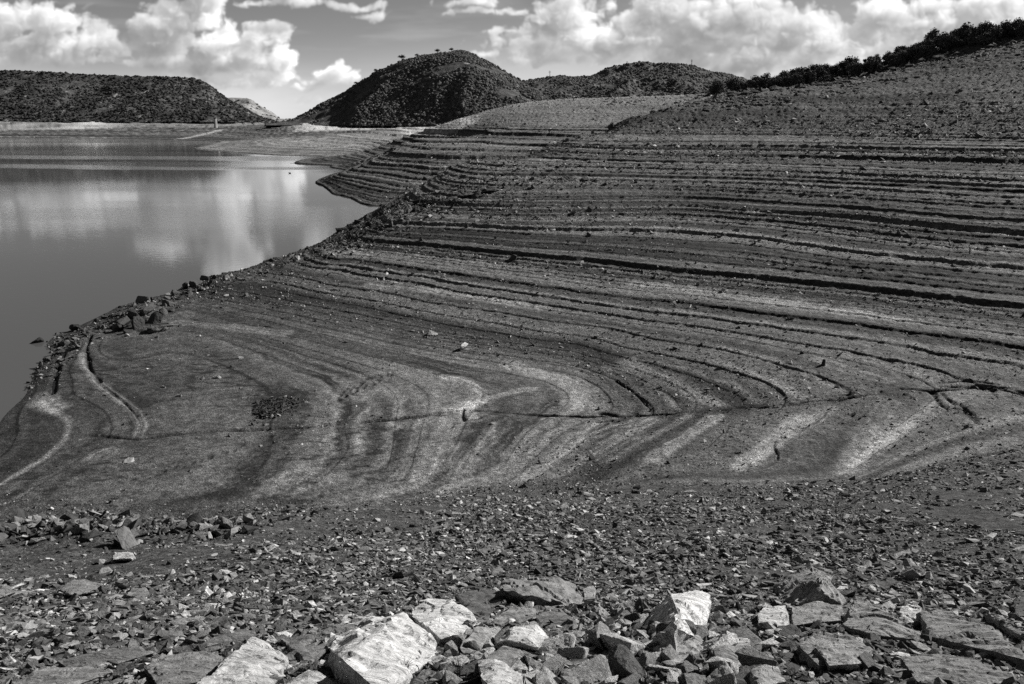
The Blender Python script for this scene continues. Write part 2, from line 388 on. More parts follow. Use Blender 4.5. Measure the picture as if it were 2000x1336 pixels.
# ------------------------------------------------------------------ ground sheet
def row_radii():
    out = [0.7]
    while out[-1] < 3600:
        r = out[-1]
        s = .012 if r < 3 else .0065 if r < 38 else .0017 if r < 150 else .0034 if r < 500 else .010 if r < 1100 else .03
        out.append(r * (1 + s / Q))
    return np.array(out)
_R = row_radii()
_T = np.linspace(math.radians(-54), math.radians(54), int(1500 * Q))
TT, RR = np.meshgrid(_T, _R)
GX = np.sin(TT).ravel() * RR.ravel(); GY = np.cos(TT).ravel() * RR.ravel()
gz, gt = heights(GX, GY)
nr, nc = RR.shape
idx = np.arange(nr * nc).reshape(nr, nc)
quads = np.stack([idx[:-1, :-1], idx[:-1, 1:], idx[1:, 1:], idx[1:, :-1]], -1).reshape(-1, 4)
quads = quads[:, ::-1]
m_ground, nt, nd, lk = new_mat('bare lakebed ground')
att = N(nt, 'ShaderNodeAttribute', attribute_name='tone')
geo = N(nt, 'ShaderNodeNewGeometry')
n1 = N(nt, 'ShaderNodeTexNoise', {'Vector': geo.outputs['Position'], 'Scale': 2.6, 'Detail': 8.0, 'Roughness': .72})
n2 = N(nt, 'ShaderNodeTexNoise', {'Vector': geo.outputs['Position'], 'Scale': 34.0, 'Detail': 5.0, 'Roughness': .7})
v1 = N(nt, 'ShaderNodeTexVoronoi', {'Vector': geo.outputs['Position'], 'Scale': 9.0, 'Randomness': 1.0})
v2 = N(nt, 'ShaderNodeTexVoronoi', {'Vector': geo.outputs['Position'], 'Scale': 38.0, 'Randomness': 1.0})
f1 = MR(nt, n1.outputs['Fac'], .3, .7, .4, 1.6, 'LINEAR')
f2 = MR(nt, n2.outputs['Fac'], .3, .7, .6, 1.4, 'LINEAR')
f3 = MR(nt, N(nt, 'ShaderNodeSeparateColor', {'Color': v1.outputs['Color']}).outputs[0], 0, 1, .65, 1.4, 'LINEAR')
f4 = MR(nt, N(nt, 'ShaderNodeSeparateColor', {'Color': v2.outputs['Color']}).outputs[0], 0, 1, .45, 1.7, 'LINEAR')
val = M(nt, 'MULTIPLY', M(nt, 'MULTIPLY', M(nt, 'MULTIPLY', M(nt, 'MULTIPLY', att.outputs['Fac'], f1), f2), f3), f4)
cc = N(nt, 'ShaderNodeCombineColor', {'Red': val, 'Green': val, 'Blue': val})
hgt = M(nt, 'ADD', M(nt, 'MULTIPLY', n1.outputs['Fac'], .16), M(nt, 'MULTIPLY', n2.outputs['Fac'], .02))
hgt = M(nt, 'ADD', hgt, M(nt, 'ADD', M(nt, 'MULTIPLY', v1.outputs['Distance'], -.035), M(nt, 'MULTIPLY', v2.outputs['Distance'], -.012)))
bp = N(nt, 'ShaderNodeBump', {'Strength': 1.0, 'Distance': 1.2, 'Height': hgt})
bs = N(nt, 'ShaderNodeBsdfPrincipled', {'Base Color': cc.outputs[0], 'Roughness': .95, 'Normal': bp.outputs[0], 'Specular IOR Level': .15})
lk.new(bs.outputs[0], N(nt, 'ShaderNodeOutputMaterial').inputs[0])
ground = obj('ground', mesh_np('ground', np.stack([GX, GY, gz], 1), quads, m_ground, True, {'tone': gt}))
tag(ground, 'bare terraced lakebed and rubble slopes left by the falling reservoir', None, None, 'structure')
# ------------------------------------------------------------------ hills round the reservoir
m_hill, nt, nd, lk = new_mat('hillside earth')
geo = N(nt, 'ShaderNodeNewGeometry')
n1 = N(nt, 'ShaderNodeTexNoise', {'Vector': geo.outputs['Position'], 'Scale': .06, 'Detail': 9.0, 'Roughness': .7})
mpo = N(nt, 'ShaderNodeMapping', {'Vector': geo.outputs['Position'], 'Scale': (1.6, .8, .7)})
n2 = N(nt, 'ShaderNodeTexNoise', {'Vector': mpo.outputs[0], 'Scale': .045, 'Detail': 9.0, 'Roughness': .75})
v = M(nt, 'ADD', MR(nt, n1.outputs['Fac'], .35, .68, .04, .10, 'LINEAR'), MR(nt, n2.outputs['Fac'], .56, .66, 0, .22, 'LINEAR'))
cc = N(nt, 'ShaderNodeCombineColor', {'Red': v, 'Green': v, 'Blue': v})
bp = N(nt, 'ShaderNodeBump', {'Strength': 1.0, 'Distance': 5.0, 'Height': n1.outputs['Fac']})
bs = N(nt, 'ShaderNodeBsdfPrincipled', {'Base Color': cc.outputs[0], 'Roughness': 1.0, 'Normal': bp.outputs[0], 'Specular IOR Level': .1})
lk.new(bs.outputs[0], N(nt, 'ShaderNodeOutputMaterial').inputs[0])
def hill(sky, dist, front, back, zb, seed, amp, shape=1.0, nu=260, nv=120, cliff=0.0):
    """sky: crest points (px, py); dist/front/back: functions of px giving metres from the viewpoint"""
    xs = np.array([p[0] for p in sky], float); ys = np.array([p[1] for p in sky], float)
    PX = np.linspace(xs[0], xs[-1], nu); PY = np.interp(PX, xs, ys)
    PY = np.convolve(np.pad(PY, 3, 'edge'), np.ones(7) / 7, 'valid')
    t = np.linspace(-1, 1, nv)
    V = np.zeros((nv, nu, 3))
    for i, (px, py) in enumerate(zip(PX, PY)):
        D = dist(px); c = at_d(px, py, D); ux, top = c[0] / D, c[2]
        y = np.where(t < 0, D + t * (D - front(px)), D + t * (back(px) - D))
        q = np.abs(t)
        prof = (1 - q ** 1.7) ** shape
        if cliff: prof = np.where(q < .25, 1 - cliff * smooth(.10, .2, q) - .0 * q, (1 - cliff) * (1 - ((q - .25) / .75)) ** .9)
        V[:, i, 0] = ux * y; V[:, i, 1] = y; V[:, i, 2] = zb + (top - zb) * prof
    q = np.abs(t)[:, None]
    x, y = V[..., 0], V[..., 1]
    sp = (1 - np.abs(fbm(x * .012, y * .006, seed, 3) * 2)) - .5
    V[..., 2] += (sp * amp * 1.2 + fbm(x * .05, y * .05, seed + 5, 4) * amp * .5) * np.clip(q * 3, 0, 1) * np.clip((1 - q) * 5, 0, 1)
    return V
def hill_obj(V, label, mat=None):
    nv, nu = V.shape[:2]; idx = np.arange(nv * nu).reshape(nv, nu)
    f = np.stack([idx[:-1, :-1], idx[:-1, 1:], idx[1:, 1:], idx[1:, :-1]], -1).reshape(-1, 4)
    o = obj('hill', mesh_np('hill', V.reshape(-1, 3), f, mat or m_hill, True))
    return tag(o, label, None, None, 'structure')
HC = hill([(520,252),(560,246),(600,222),(640,200),(680,178),(720,152),(745,137),(780,122),(820,112),(870,105),(898,100),(915,103),(950,119),(1000,147),(1040,173),(1080,201),(1110,222),(1160,244),(1220,262)],
          lambda p: np.interp(p, [560, 900, 1100, 1220], [980, 930, 760, 700]), lambda p: np.interp(p, [560, 700, 900, 1220], [800, 735, 690, 610]),
          lambda p: np.interp(p, [560, 900, 1220], [1200, 1180, 950]), -6, 5, 6, 1.0)
HL = hill([(-420,150),(-250,140),(-60,139),(0,141),(100,145),(200,151),(300,153),(362,154),(386,158),(408,168),(440,192),(480,215),(520,236),(545,248),(570,262)],
          lambda p: 1300, lambda p: np.interp(p, [0, 420, 600], [1030, 1000, 960]), lambda p: 1700, -4, 9, 7, .8, 320, 120, .16)
HR = hill([(960,175),(1030,161),(1060,156),(1100,153),(1140,155),(1160,152),(1180,144),(1220,132),(1270,128),(1330,129),(1352,132),(1390,144),(1430,151),(1452,156),(1475,168),(1520,185),(1600,215)],
          lambda p: 1500, lambda p: 880, lambda p: 1900, -2, 15, 9, .9, 260, 140)
HM = hill([(380,196),(440,192),(475,192),(489,193),(500,201),(512,209),(530,218),(540,226),(546,234),(560,236),(600,234),(640,236),(700,240)],
          lambda p: 2400, lambda p: 2000, lambda p: 2800, -4, 25, 6, .8, 160, 80, .3)
hill_obj(HL, 'dark flat topped scrub covered mesa across the lake on the left')
hill_obj(HC, 'steep dark rounded hill in the middle behind the lake')
hill_obj(HR, 'long low wooded hills with masts behind the stony plateau')
m_cliff, nt, nd, lk = new_mat('pale cliff rock')  # pale tone also carries the distance haze over the far mesa
geo = N(nt, 'ShaderNodeNewGeometry')
mp = N(nt, 'ShaderNodeMapping', {'Vector': geo.outputs['Position'], 'Scale': (1, 1, .35)})
n1 = N(nt, 'ShaderNodeTexNoise', {'Vector': mp.outputs[0], 'Scale': .04, 'Detail': 8.0, 'Roughness': .7})
v = MR(nt, n1.outputs['Fac'], .35, .65, .10, .34, 'LINEAR'); cc = N(nt, 'ShaderNodeCombineColor', {'Red': v, 'Green': v, 'Blue': v})
bp = N(nt, 'ShaderNodeBump', {'Strength': 1.0, 'Distance': 4.0, 'Height': n1.outputs['Fac']})
bs = N(nt, 'ShaderNodeBsdfPrincipled', {'Base Color': cc.outputs[0], 'Roughness': 1.0, 'Normal': bp.outputs[0], 'Specular IOR Level': .1})
lk.new(bs.outputs[0], N(nt, 'ShaderNodeOutputMaterial').inputs[0])
hill_obj(HM, 'far pale cliff topped mesa beyond the end of the lake', m_cliff)
# ------------------------------------------------------------------ foliage material (tone = leaf colour of each clump, with cloud shade added on the mesa)
m_leaf, nt, nd, lk = new_mat('scrub leaves')
att = N(nt, 'ShaderNodeAttribute', attribute_name='tone')
geo = N(nt, 'ShaderNodeNewGeometry')
n1 = N(nt, 'ShaderNodeTexNoise', {'Vector': geo.outputs['Position'], 'Scale': 1.1, 'Detail': 6.0, 'Roughness': .75})
v = M(nt, 'MULTIPLY', att.outputs['Fac'], MR(nt, n1.outputs['Fac'], .3, .7, .5, 1.5, 'LINEAR'))
cc = N(nt, 'ShaderNodeCombineColor', {'Red': v, 'Green': v, 'Blue': v})
bp = N(nt, 'ShaderNodeBump', {'Strength': 1.0, 'Distance': .8, 'Height': n1.outputs['Fac']})
bs = N(nt, 'ShaderNodeBsdfPrincipled', {'Base Color': cc.outputs[0], 'Roughness': .9, 'Normal': bp.outputs[0], 'Specular IOR Level': .15})
lk.new(bs.outputs[0], N(nt, 'ShaderNodeOutputMaterial').inputs[0])
def ico(sub):
    bm = bmesh.new(); bmesh.ops.create_icosphere(bm, subdivisions=sub, radius=1.0)
    V = np.array([v.co[:] for v in bm.verts]); Fc = np.array([[v.index for v in f.verts] for f in bm.faces]); bm.free()
    return V, Fc
def rotz(a):
    c, s = np.cos(a), np.sin(a); R = np.zeros((len(a), 3, 3)); R[:, 0, 0] = c; R[:, 0, 1] = -s; R[:, 1, 0] = s; R[:, 1, 1] = c; R[:, 2, 2] = 1
    return R
def scatter_mesh(name, protos, which, P, R, S, mat, tone):
    """merge many placed copies of small prototype meshes into ONE mesh"""
    Vs, Fs, Ts = [], [], []; off = 0
    for k, (pv, pf) in enumerate(protos):
        i = np.nonzero(which == k)[0]
        if len(i) == 0: continue
        v = np.einsum('nij,nvj->nvi', R[i], pv[None] * S[i][:, None, :]) + P[i][:, None, :]
        f = pf[None] + (np.arange(len(i)) * len(pv))[:, None, None] + off
        Vs.append(v.reshape(-1, 3)); Fs.append(f.reshape(-1, 3)); Ts.append(np.repeat(tone[i], len(pv)))
        off += len(i) * len(pv)
    return mesh_np(name, np.concatenate(Vs), np.concatenate(Fs), mat, False, {'tone': np.concatenate(Ts)})
def shrub_proto(seed, sub=2):
    r = np.random.default_rng(seed); V, Fc = ico(sub)
    c = r.normal(size=(7, 3)); c /= np.linalg.norm(c, axis=1)[:, None]
    V = V * (1 + .30 * np.max(V @ c.T, 1)[:, None] ** 6) * (.85 + .3 * r.random((len(V), 1)))
    V[:, 2] *= .75
    return V, Fc
SHR = [shrub_proto(s, 1) for s in range(5)]
def hill_scrub(V, n, size, seed, dens, label, dark=1.0):
    r = np.random.default_rng(seed); nv, nu = V.shape[:2]
    j = r.random(n * 3) * (nv * .66 - 2); i = r.random(n * 3) * (nu - 2)
    j0, i0 = j.astype(int), i.astype(int); fj, fi = (j - j0)[:, None], (i - i0)[:, None]
    P = (V[j0, i0] * (1 - fi) + V[j0, i0 + 1] * fi) * (1 - fj) + (V[j0 + 1, i0] * (1 - fi) + V[j0 + 1, i0 + 1] * fi) * fj
    keep = fbm(P[:, 0] * .025, P[:, 1] * .012 + P[:, 2] * .03, seed, 5, .6) > -dens + .35 * (r.random(len(P)) - .5)
    keep &= P[:, 2] > base_z(P[:, 0], P[:, 1]) - 1
    keep &= np.abs(P[:, 0] / P[:, 1]) < .85
    P = P[keep][:n]
    s = size * (.38 + 1.25 * r.random(len(P)) ** 2.6)
    S = np.stack([s, s, s * (.8 + .5 * r.random(len(P)))], 1)
    P[:, 2] += s * .05
    tn = .045 + .07 * r.random(len(P)) ** 1.5 + .015 * fbm(P[:, 0] * .02, P[:, 1] * .02, 77, 3)
    tn = tn * dark
    o = obj('scrub_woodland', scatter_mesh('scrub_woodland', SHR, r.integers(0, 5, len(P)), P, rotz(r.random(len(P)) * 6.3), S, m_leaf, tn))
    return tag(o, label, None, None, 'stuff')
hill_scrub(HC, 20000, 1.3, 1, .14, 'dense dark scrub on the steep middle hill')
hill_scrub(HL, 22000, 1.6, 2, .34, 'scrub and small trees on the flat topped mesa, darkened as by cloud shadow', .38)  # leaf tone lowered to put the cloud shadow into the mesa
hill_scrub(HR, 20000, 1.7, 3, .42, 'dark woodland covering the low hills behind the plateau')
hill_scrub(HM, 350, 2.4, 4, -.12, 'thin scrub on the far pale mesa')
# ------------------------------------------------------------------ sky: daylight model seen through a red filter, with cumulus
SUN_AZ, SUN_EL = math.radians(62), math.radians(31)
def _h3(ix, iy, iz, seed):
    h = (ix * np.uint32(374761393) + iy * np.uint32(668265263) + iz * np.uint32(2147483647) + iz * iz * np.uint32(97) + np.uint32((seed * 2246822519) & 0xffffffff))
    h = (h ^ (h >> np.uint32(13))) * np.uint32(1274126177)
    return (h ^ (h >> np.uint32(16))).astype(np.float32) * np.float32(1 / 4294967295.0)
def vnoise3(x, y, z, seed=0):
    fx, fy, fz = np.floor(x), np.floor(y), np.floor(z)
    ix, iy, iz = [(f.astype(np.int64) & 0xffffffff).astype(np.uint32) for f in (fx, fy, fz)]
    tx, ty, tz = (x - fx).astype(np.float32), (y - fy).astype(np.float32), (z - fz).astype(np.float32)
    tx = tx * tx * (3 - 2 * tx); ty = ty * ty * (3 - 2 * ty); tz = tz * tz * (3 - 2 * tz)
    o = np.uint32(1)
    def pl(kz):
        a = _h3(ix, iy, kz, seed); b = _h3(ix + o, iy, kz, seed); c = _h3(ix, iy + o, kz, seed); d = _h3(ix + o, iy + o, kz, seed)
        a = a + (b - a) * tx; c = c + (d - c) * tx
        return a + (c - a) * ty
    a = pl(iz); b = pl(iz + o)
    return a + (b - a) * tz
# cloud masses by bearing and elevation (sight units), half sizes, strength, flat base or none
CL = [ # left bank
 (15,42,50,40,1.0),(60,30,40,34,.9),(110,42,70,42,1.0),(180,75,66,40,.95),(95,85,120,34,1.0),(225,92,40,34,.8),(60,112,110,16,.8),(200,112,90,16,.7),(30,80,60,30,.8),
 (285,52,30,44,1.05),(335,42,60,52,1.15),(395,12,40,52,1.2),(375,-25,34,50,1.1),(318,80,80,36,1.1),(430,88,60,50,1.2),(495,72,36,40,1.0),(545,62,36,32,1.1),(515,50,24,20,.9),(555,112,38,40,1.15),(470,118,90,34,1.1),(400,130,90,22,.9),
 (470,168,60,10,1.0),(530,162,40,12,1.0),(400,172,50,8,.9),(300,150,60,10,.8),(330,118,60,26,1.0),(555,150,30,16,1.0),
 (290,118,80,22,.85),(520,148,70,14,.8),(655,143,46,24,1.1),(625,158,40,10,.8),(690,150,20,18,.9),(450,160,50,12,.75),(610,190,45,9,.7),(590,172,40,8,.6),(400,155,40,12,.6),
 (1480,125,50,26,1.15),(1460,150,40,16,1.1),(1330,135,60,16,1.0),(1530,90,60,26,1.1),(1090,100,50,20,1.0),(1160,115,60,14,.9),(1700,135,70,10,.9),(1610,140,40,10,.9),(1290,95,50,20,1.0),
 # thin streaks at the top
 (550,3,90,12,1.0),(600,10,50,10,.9),(690,12,70,14,1.0),(722,32,46,13,1.0),(940,22,75,11,1.0),(1000,20,60,10,.9),
 # right bank
 (930,-2,70,18,.7),(1010,58,80,16,.7),(1110,28,90,38,.95),(1060,85,120,30,.9),(1160,75,100,44,1.0),(1250,60,70,50,1.0),(1300,25,90,46,1.1),(1390,40,90,52,1.1),(1480,30,90,52,1.15),(1560,50,70,44,1.15),(1610,80,70,44,1.15),(1460,95,120,40,1.05),(1330,100,110,34,.95),(1200,116,160,20,.75),(1430,135,80,24,1.1),(1370,120,60,26,.9),(1590,118,80,22,.8),(950,105,50,10,.65),(1040,118,100,14,.7),
 (1725,28,60,32,1.1),(1690,60,70,24,.8),(1830,14,70,22,1.0),(1840,55,170,38,1.05),(1950,32,120,50,1.1),(1760,95,130,24,.85),(1700,118,80,12,.7),(1890,90,100,24,.8),
 # above and beside the view
 (400,-75,85,60,1.1),(585,-45,55,30,1.0),(250,-40,60,30,.9),(1350,-70,180,50,1.0),(1650,-120,230,50,.9),(830,-190,160,34,.7),(2200,40,200,80,1.0),(-150,40,110,60,1.0),(-350,110,150,40,.9),(2450,150,250,50,.9),(1150,-270,260,54,.9),(3300,-300,90,40,.9)]
SKX0, SKX1, SKY0, SKY1 = -700, 2700, -420, 262
NU, NVv, NW = 1500, 300, 22
STEP = (SKX1 - SKX0) / NU                 # sight units per cell
NVv = int((SKY1 - SKY0) / STEP)
def make_clouds():
    px = (SKX0 + (np.arange(NU) + .5) * STEP).astype(np.float32); py = (SKY0 + (np.arange(NVv) + .5) * STEP).astype(np.float32)
    X, Y = np.meshgrid(px, py)            # rows top to bottom
    wx = X + 17 * fbm(X / 70, Y / 55, 201, 4) + 8 * fbm(X / 18, Y / 16, 203, 3); wy = Y + 12 * fbm(X / 70, Y / 55, 205, 4) + 6 * fbm(X / 18, Y / 16, 207, 3)
    dens = np.zeros((NW, NVv, NU), np.float32)
    for w_ in range(NW):
        Zc = (w_ + .5 - NW / 2) * STEP * 2.2            # depth in sight units
        f = np.full(X.shape, -2.0, np.float32)
        for cx, cy, a, b, s in CL:
            x0 = max(0, int((cx - 2.1 * a - 60 - SKX0) / STEP)); x1 = min(NU, int((cx + 2.1 * a + 60 - SKX0) / STEP))
            y0 = max(0, int((cy - 2.1 * b - 40 - SKY0) / STEP)); y1 = min(NVv, int((cy + 2.1 * b + 40 - SKY0) / STEP))
            if x1 <= x0 or y1 <= y0: continue
            dz = Zc / (1.0 * min(a, b) + 6)
            q = s * (.96 - np.sqrt(((wx[y0:y1, x0:x1] - cx) / (a * 1.05)) ** 2 + ((wy[y0:y1, x0:x1] - cy) / (b * 1.05)) ** 2 + dz * dz))
            f[y0:y1, x0:x1] = np.maximum(f[y0:y1, x0:x1], q)
        i = np.nonzero(f > -.75)
        xx, yy = wx[i], wy[i]; zz = np.full(len(xx), Zc + 500, np.float32)
        nz = np.zeros(len(xx), np.float32); am = 1.0
        for k, sc in enumerate((44, 21, 10, 5.2, 2.9)):
            v = vnoise3(xx / sc + 3.1 * k, yy / sc * 1.1 + 7.7 * k, zz / sc, 301 + k)
            nz += am * (2.6 * np.abs(2 * v - 1) - 1) * .5 if k < 3 else am * (v - .5)
            am *= .58
        dens[w_][i] = np.clip((f[i] + .50 * nz) * 1.9, 0, 1.0)
    # optical depth towards the sun and towards open sky
    sdir = np.array([math.sin(SUN_AZ) * math.cos(SUN_EL), -math.sin(SUN_EL), math.cos(SUN_AZ) * math.cos(SUN_EL)])
    sdir = np.array([.70, -.66, .10]) ; sdir /= np.linalg.norm(sdir)
    tau = np.zeros_like(dens)
    def shifted(a, dx, dy, dw):
        o = np.zeros_like(a); n3, n2, n1 = a.shape
        def sl(d, n): return (slice(max(0, -d), n - max(0, d)), slice(max(0, d), n - max(0, -d)))
        (dx0, sx0), (dy0, sy0), (dw0, sw0) = sl(dx, n1), sl(dy, n2), sl(dw, n3)
        o[dw0, dy0, dx0] = a[sw0, sy0, sx0]; return o
    tshort = np.zeros_like(dens)
    t = 1.0; last = 0.0
    for k in range(11):
        sh = shifted(dens, int(round(t * sdir[0])), int(round(t * sdir[1])), int(round(t * sdir[2] / 2.2))) * (t - last)
        tau += sh
        if t < 8.5: tshort += sh
        last = t; t *= 1.42
    lit = .26 * np.exp(-tshort * .20) + .52 * np.exp(-tau * .125) + .22 * np.exp(-tau * .022)
    hgt = np.clip((Y - SKY0) / 600, 0, 1)[None]
    gm = np.clip(.72 + .30 * fbm(X / 110, Y / 48, 241, 3), .45, .9)
    T = np.ones(X.shape, np.float32); C = np.zeros(X.shape, np.float32)
    for w_ in range(NW):
        a = 1 - np.exp(-dens[w_] * .42)
        C += T * a * (lit[w_] * gm + .07); T *= 1 - a
    # low veil of haze cloud above the horizon
    veil = np.exp(-((Y - 205) / 60) ** 2) * (.55 + .5 * fbm(X / 240, Y / 40, 221, 4)) + .25 * np.exp(-((X - 1250) / 420) ** 2 - ((Y - 130) / 50) ** 2)
    veil += .22 * np.clip(fbm(X / 160, Y / 22, 231, 5) - .05, 0, 1) * np.exp(-((Y - 60) / 130) ** 2)
    veil = np.clip(veil, 0, .75)
    C = C + T * veil * .50; T = T * (1 - veil)
    edge = smooth(SKX0, SKX0 + 200, X) * (1 - smooth(SKX1 - 200, SKX1, X)) * smooth(SKY0, SKY0 + 90, Y)
    return (C * edge)[::-1], (1 - (1 - T) * edge)[::-1]
_c, _t = make_clouds()
img = bpy.data.images.new('cumulus', NU, NVv, alpha=False, float_buffer=True, is_data=True)
_px = np.zeros((NVv, NU, 4), np.float32); _px[..., 0] = _c; _px[..., 1] = _t; _px[..., 3] = 1
img.pixels.foreach_set(_px.ravel()); img.update(); img.pack()
w = bpy.data.worlds.new('World'); SC.world = w; w.use_nodes = True
nt = w.node_tree; nt.nodes.clear(); lk = nt.links
st = N(nt, 'ShaderNodeTexSky', sky_type='NISHITA', sun_disc=False, sun_elevation=SUN_EL, sun_rotation=SUN_AZ, air_density=.7, dust_density=.05, ozone_density=1.0)
red = N(nt, 'ShaderNodeSeparateColor', {'Color': st.outputs[0]}).outputs[0]
tc = N(nt, 'ShaderNodeTexCoord').outputs['Generated']
sx = N(nt, 'ShaderNodeSeparateXYZ', {'Vector': tc})
# direction -> bearing/elevation plane of the cloud field (tilted with the horizon by PITCH)
fw = M(nt, 'MAXIMUM', M(nt, 'SUBTRACT', M(nt, 'MULTIPLY', sx.outputs['Y'], CP), M(nt, 'MULTIPLY', sx.outputs['Z'], SP)), .02)
up = M(nt, 'ADD', M(nt, 'MULTIPLY', sx.outputs['Y'], SP), M(nt, 'MULTIPLY', sx.outputs['Z'], CP))
iu = M(nt, 'DIVIDE', M(nt, 'ADD', M(nt, 'MULTIPLY', M(nt, 'DIVIDE', sx.outputs['X'], fw), F), 1000 - SKX0), SKX1 - SKX0)
iv = M(nt, 'DIVIDE', M(nt, 'ADD', M(nt, 'MULTIPLY', M(nt, 'DIVIDE', up, fw), F), SKY1 - 668), SKY1 - SKY0)
tex = N(nt, 'ShaderNodeTexImage', {'Vector': N(nt, 'ShaderNodeCombineXYZ', {'X': iu, 'Y': iv}).outputs[0]}, image=img, extension='EXTEND', interpolation='Cubic')
cs = N(nt, 'ShaderNodeSeparateColor', {'Color': tex.outputs[0]})
base = M(nt, 'MULTIPLY', red, .05)
mix = M(nt, 'ADD', M(nt, 'MULTIPLY', base, cs.outputs[1]), cs.outputs[0])
cc = N(nt, 'ShaderNodeCombineColor', {'Red': mix, 'Green': mix, 'Blue': mix})
bg = N(nt, 'ShaderNodeBackground', {'Color': cc.outputs[0], 'Strength': 1.0})
lk.new(bg.outputs[0], N(nt, 'ShaderNodeOutputWorld').inputs[0])
# ------------------------------------------------------------------ lake
m_water, nt, nd, lk = new_mat('lake water')
geo = N(nt, 'ShaderNodeNewGeometry'); pos = geo.outputs['Position']
def stretched(sx, sy, sc, det):
    mp = N(nt, 'ShaderNodeMapping', {'Vector': pos, 'Scale': (sx, sy, 1)})
    return N(nt, 'ShaderNodeTexNoise', {'Vector': mp.outputs[0], 'Scale': sc, 'Detail': det, 'Roughness': .55}).outputs['Fac']
rip = stretched(1, 1.6, .9, 4.0); rip2 = stretched(1, 1.3, 3.5, 3.0)
# breeze lanes: long ripple patches across the calm water
lane = stretched(.35, 1.0, .012, 4.0)
lanes = MR(nt, lane, .43, .63, 0, 1)
sxy = N(nt, 'ShaderNodeSeparateXYZ', {'Vector': pos})
wob = M(nt, 'ADD', M(nt, 'ADD', sxy.outputs['Y'], M(nt, 'MULTIPLY', sxy.outputs['X'], .10)), M(nt, 'MULTIPLY', M(nt, 'SUBTRACT', stretched(.3, .6, .02, 4.0), .5), 60.0))
def breeze(c, wd):
    return MR(nt, M(nt, 'ABSOLUTE', M(nt, 'SUBTRACT', wob, c)), wd * .4, wd, 1, 0)
strong = M(nt, 'MAXIMUM', breeze(372, 26), breeze(302, 13))
amp = M(nt, 'ADD', M(nt, 'ADD', .22, M(nt, 'MULTIPLY', lanes, .7)), M(nt, 'MULTIPLY', strong, 2.6))
h = M(nt, 'MULTIPLY', M(nt, 'ADD', rip, M(nt, 'MULTIPLY', rip2, .12)), amp)
bp = N(nt, 'ShaderNodeBump', {'Strength': 1.0, 'Distance': .022, 'Height': h})
bs = N(nt, 'ShaderNodeBsdfPrincipled', {'Base Color': (.075, .075, .075, 1), 'Roughness': .04, 'IOR': 1.333, 'Normal': bp.outputs[0]})
lk.new(bs.outputs[0], N(nt, 'ShaderNodeOutputMaterial').inputs[0])
gx = np.linspace(-1500, 300, 60); gy = np.concatenate([np.linspace(10, 700, 80), np.linspace(720, 1150, 20)])
wx, wy = np.meshgrid(gx, gy); ii = np.arange(wx.size).reshape(wx.shape)
water = obj('water', mesh_np('water', np.stack([wx.ravel(), wy.ravel(), np.full(wx.size, WATER)], 1),
      np.stack([ii[:-1, :-1], ii[:-1, 1:], ii[1:, 1:], ii[1:, :-1]], -1).reshape(-1, 4), m_water, True))
tag(water, 'still grey lake reflecting clouds, with breeze lanes', None, None, 'structure')
# ------------------------------------------------------------------ trees on the skyline
m_bark, nt, nd, lk = new_mat('bark')
n1 = N(nt, 'ShaderNodeTexNoise', {'Scale': 6.0, 'Detail': 5.0})
v = MR(nt, n1.outputs['Fac'], .3, .7, .05, .14, 'LINEAR')
cc = N(nt, 'ShaderNodeCombineColor', {'Red': v, 'Green': v, 'Blue': v})
bs = N(nt, 'ShaderNodeBsdfPrincipled', {'Base Color': cc.outputs[0], 'Roughness': .95})
lk.new(bs.outputs[0], N(nt, 'ShaderNodeOutputMaterial').inputs[0])
def tube(paths, seg=7):
    """paths: list of [(point, radius), ...] -> one mesh of tapered limbs"""
    Vs, Fs, off = [], [], 0
    a = np.linspace(0, 2 * PI, seg, endpoint=False)
    for path in paths:
        P = [np.array(p, float) for p, _ in path]
        for k, (p, r) in enumerate(path):
            d = P[min(k + 1, len(P) - 1)] - P[max(k - 1, 0)]; d = d / (np.linalg.norm(d) + 1e-9)
            u = np.cross(d, (0, 1, 0) if abs(d[1]) < .9 else (1, 0, 0)); u /= np.linalg.norm(u); v = np.cross(d, u)
            Vs.append(P[k] + r * (np.cos(a)[:, None] * u + np.sin(a)[:, None] * v))
        n = len(path)
        for k in range(n - 1):
            for j in range(seg):
                A = off + k * seg + j; B = off + k * seg + (j + 1) % seg
                Fs += [(A, B, B + seg), (A, B + seg, A + seg)]
        for e, b in ((0, off), (n - 1, off + (n - 1) * seg)):
            for j in range(1, seg - 1): Fs.append((b, b + j, b + j + 1) if e else (b, b + j + 1, b + j))
        off += n * seg
    return np.concatenate(Vs), np.array(Fs)
def crown_mesh(seed, lobes, leaf, nleaf):
    """lobes: (x, y, z, rx, rz). A thin inner mass plus many leaf clumps through each lobe's volume."""
    r = np.random.default_rng(seed); Vs, Fs, Ts, off = [], [], [], 0
    iv, jf = ico(1)
    for (x, y, z, rx, rz) in lobes:
        v = iv * (.55 + .25 * r.random((len(iv), 1))) * (rx, rx, rz) + (x, y, z)
        Vs.append(v); Fs.append(jf + off); Ts.append(np.full(len(v), .035)); off += len(v)
        d = r.normal(size=(nleaf, 3)); d /= np.linalg.norm(d, axis=1)[:, None]
        rad = (.45 + .75 * r.random(nleaf) ** .8)[:, None]
        c = d * rad * (rx, rx, rz) + (x, y, z)
        s = leaf * (.5 + r.random(nleaf))
        q = r.normal(size=(nleaf, 3, 3)); q /= np.linalg.norm(q, axis=2)[..., None]
        tri = c[:, None, :] + q * s[:, None, None]
        Vs.append(tri.reshape(-1, 3)); Fs.append(np.arange(nleaf * 3).reshape(-1, 3) + off); Ts.append(np.repeat(.05 + .07 * r.random(nleaf), 3)); off += nleaf * 3
    return mesh_np('crown', np.concatenate(Vs), np.concatenate(Fs), m_leaf, False, {'tone': np.concatenate(Ts)})
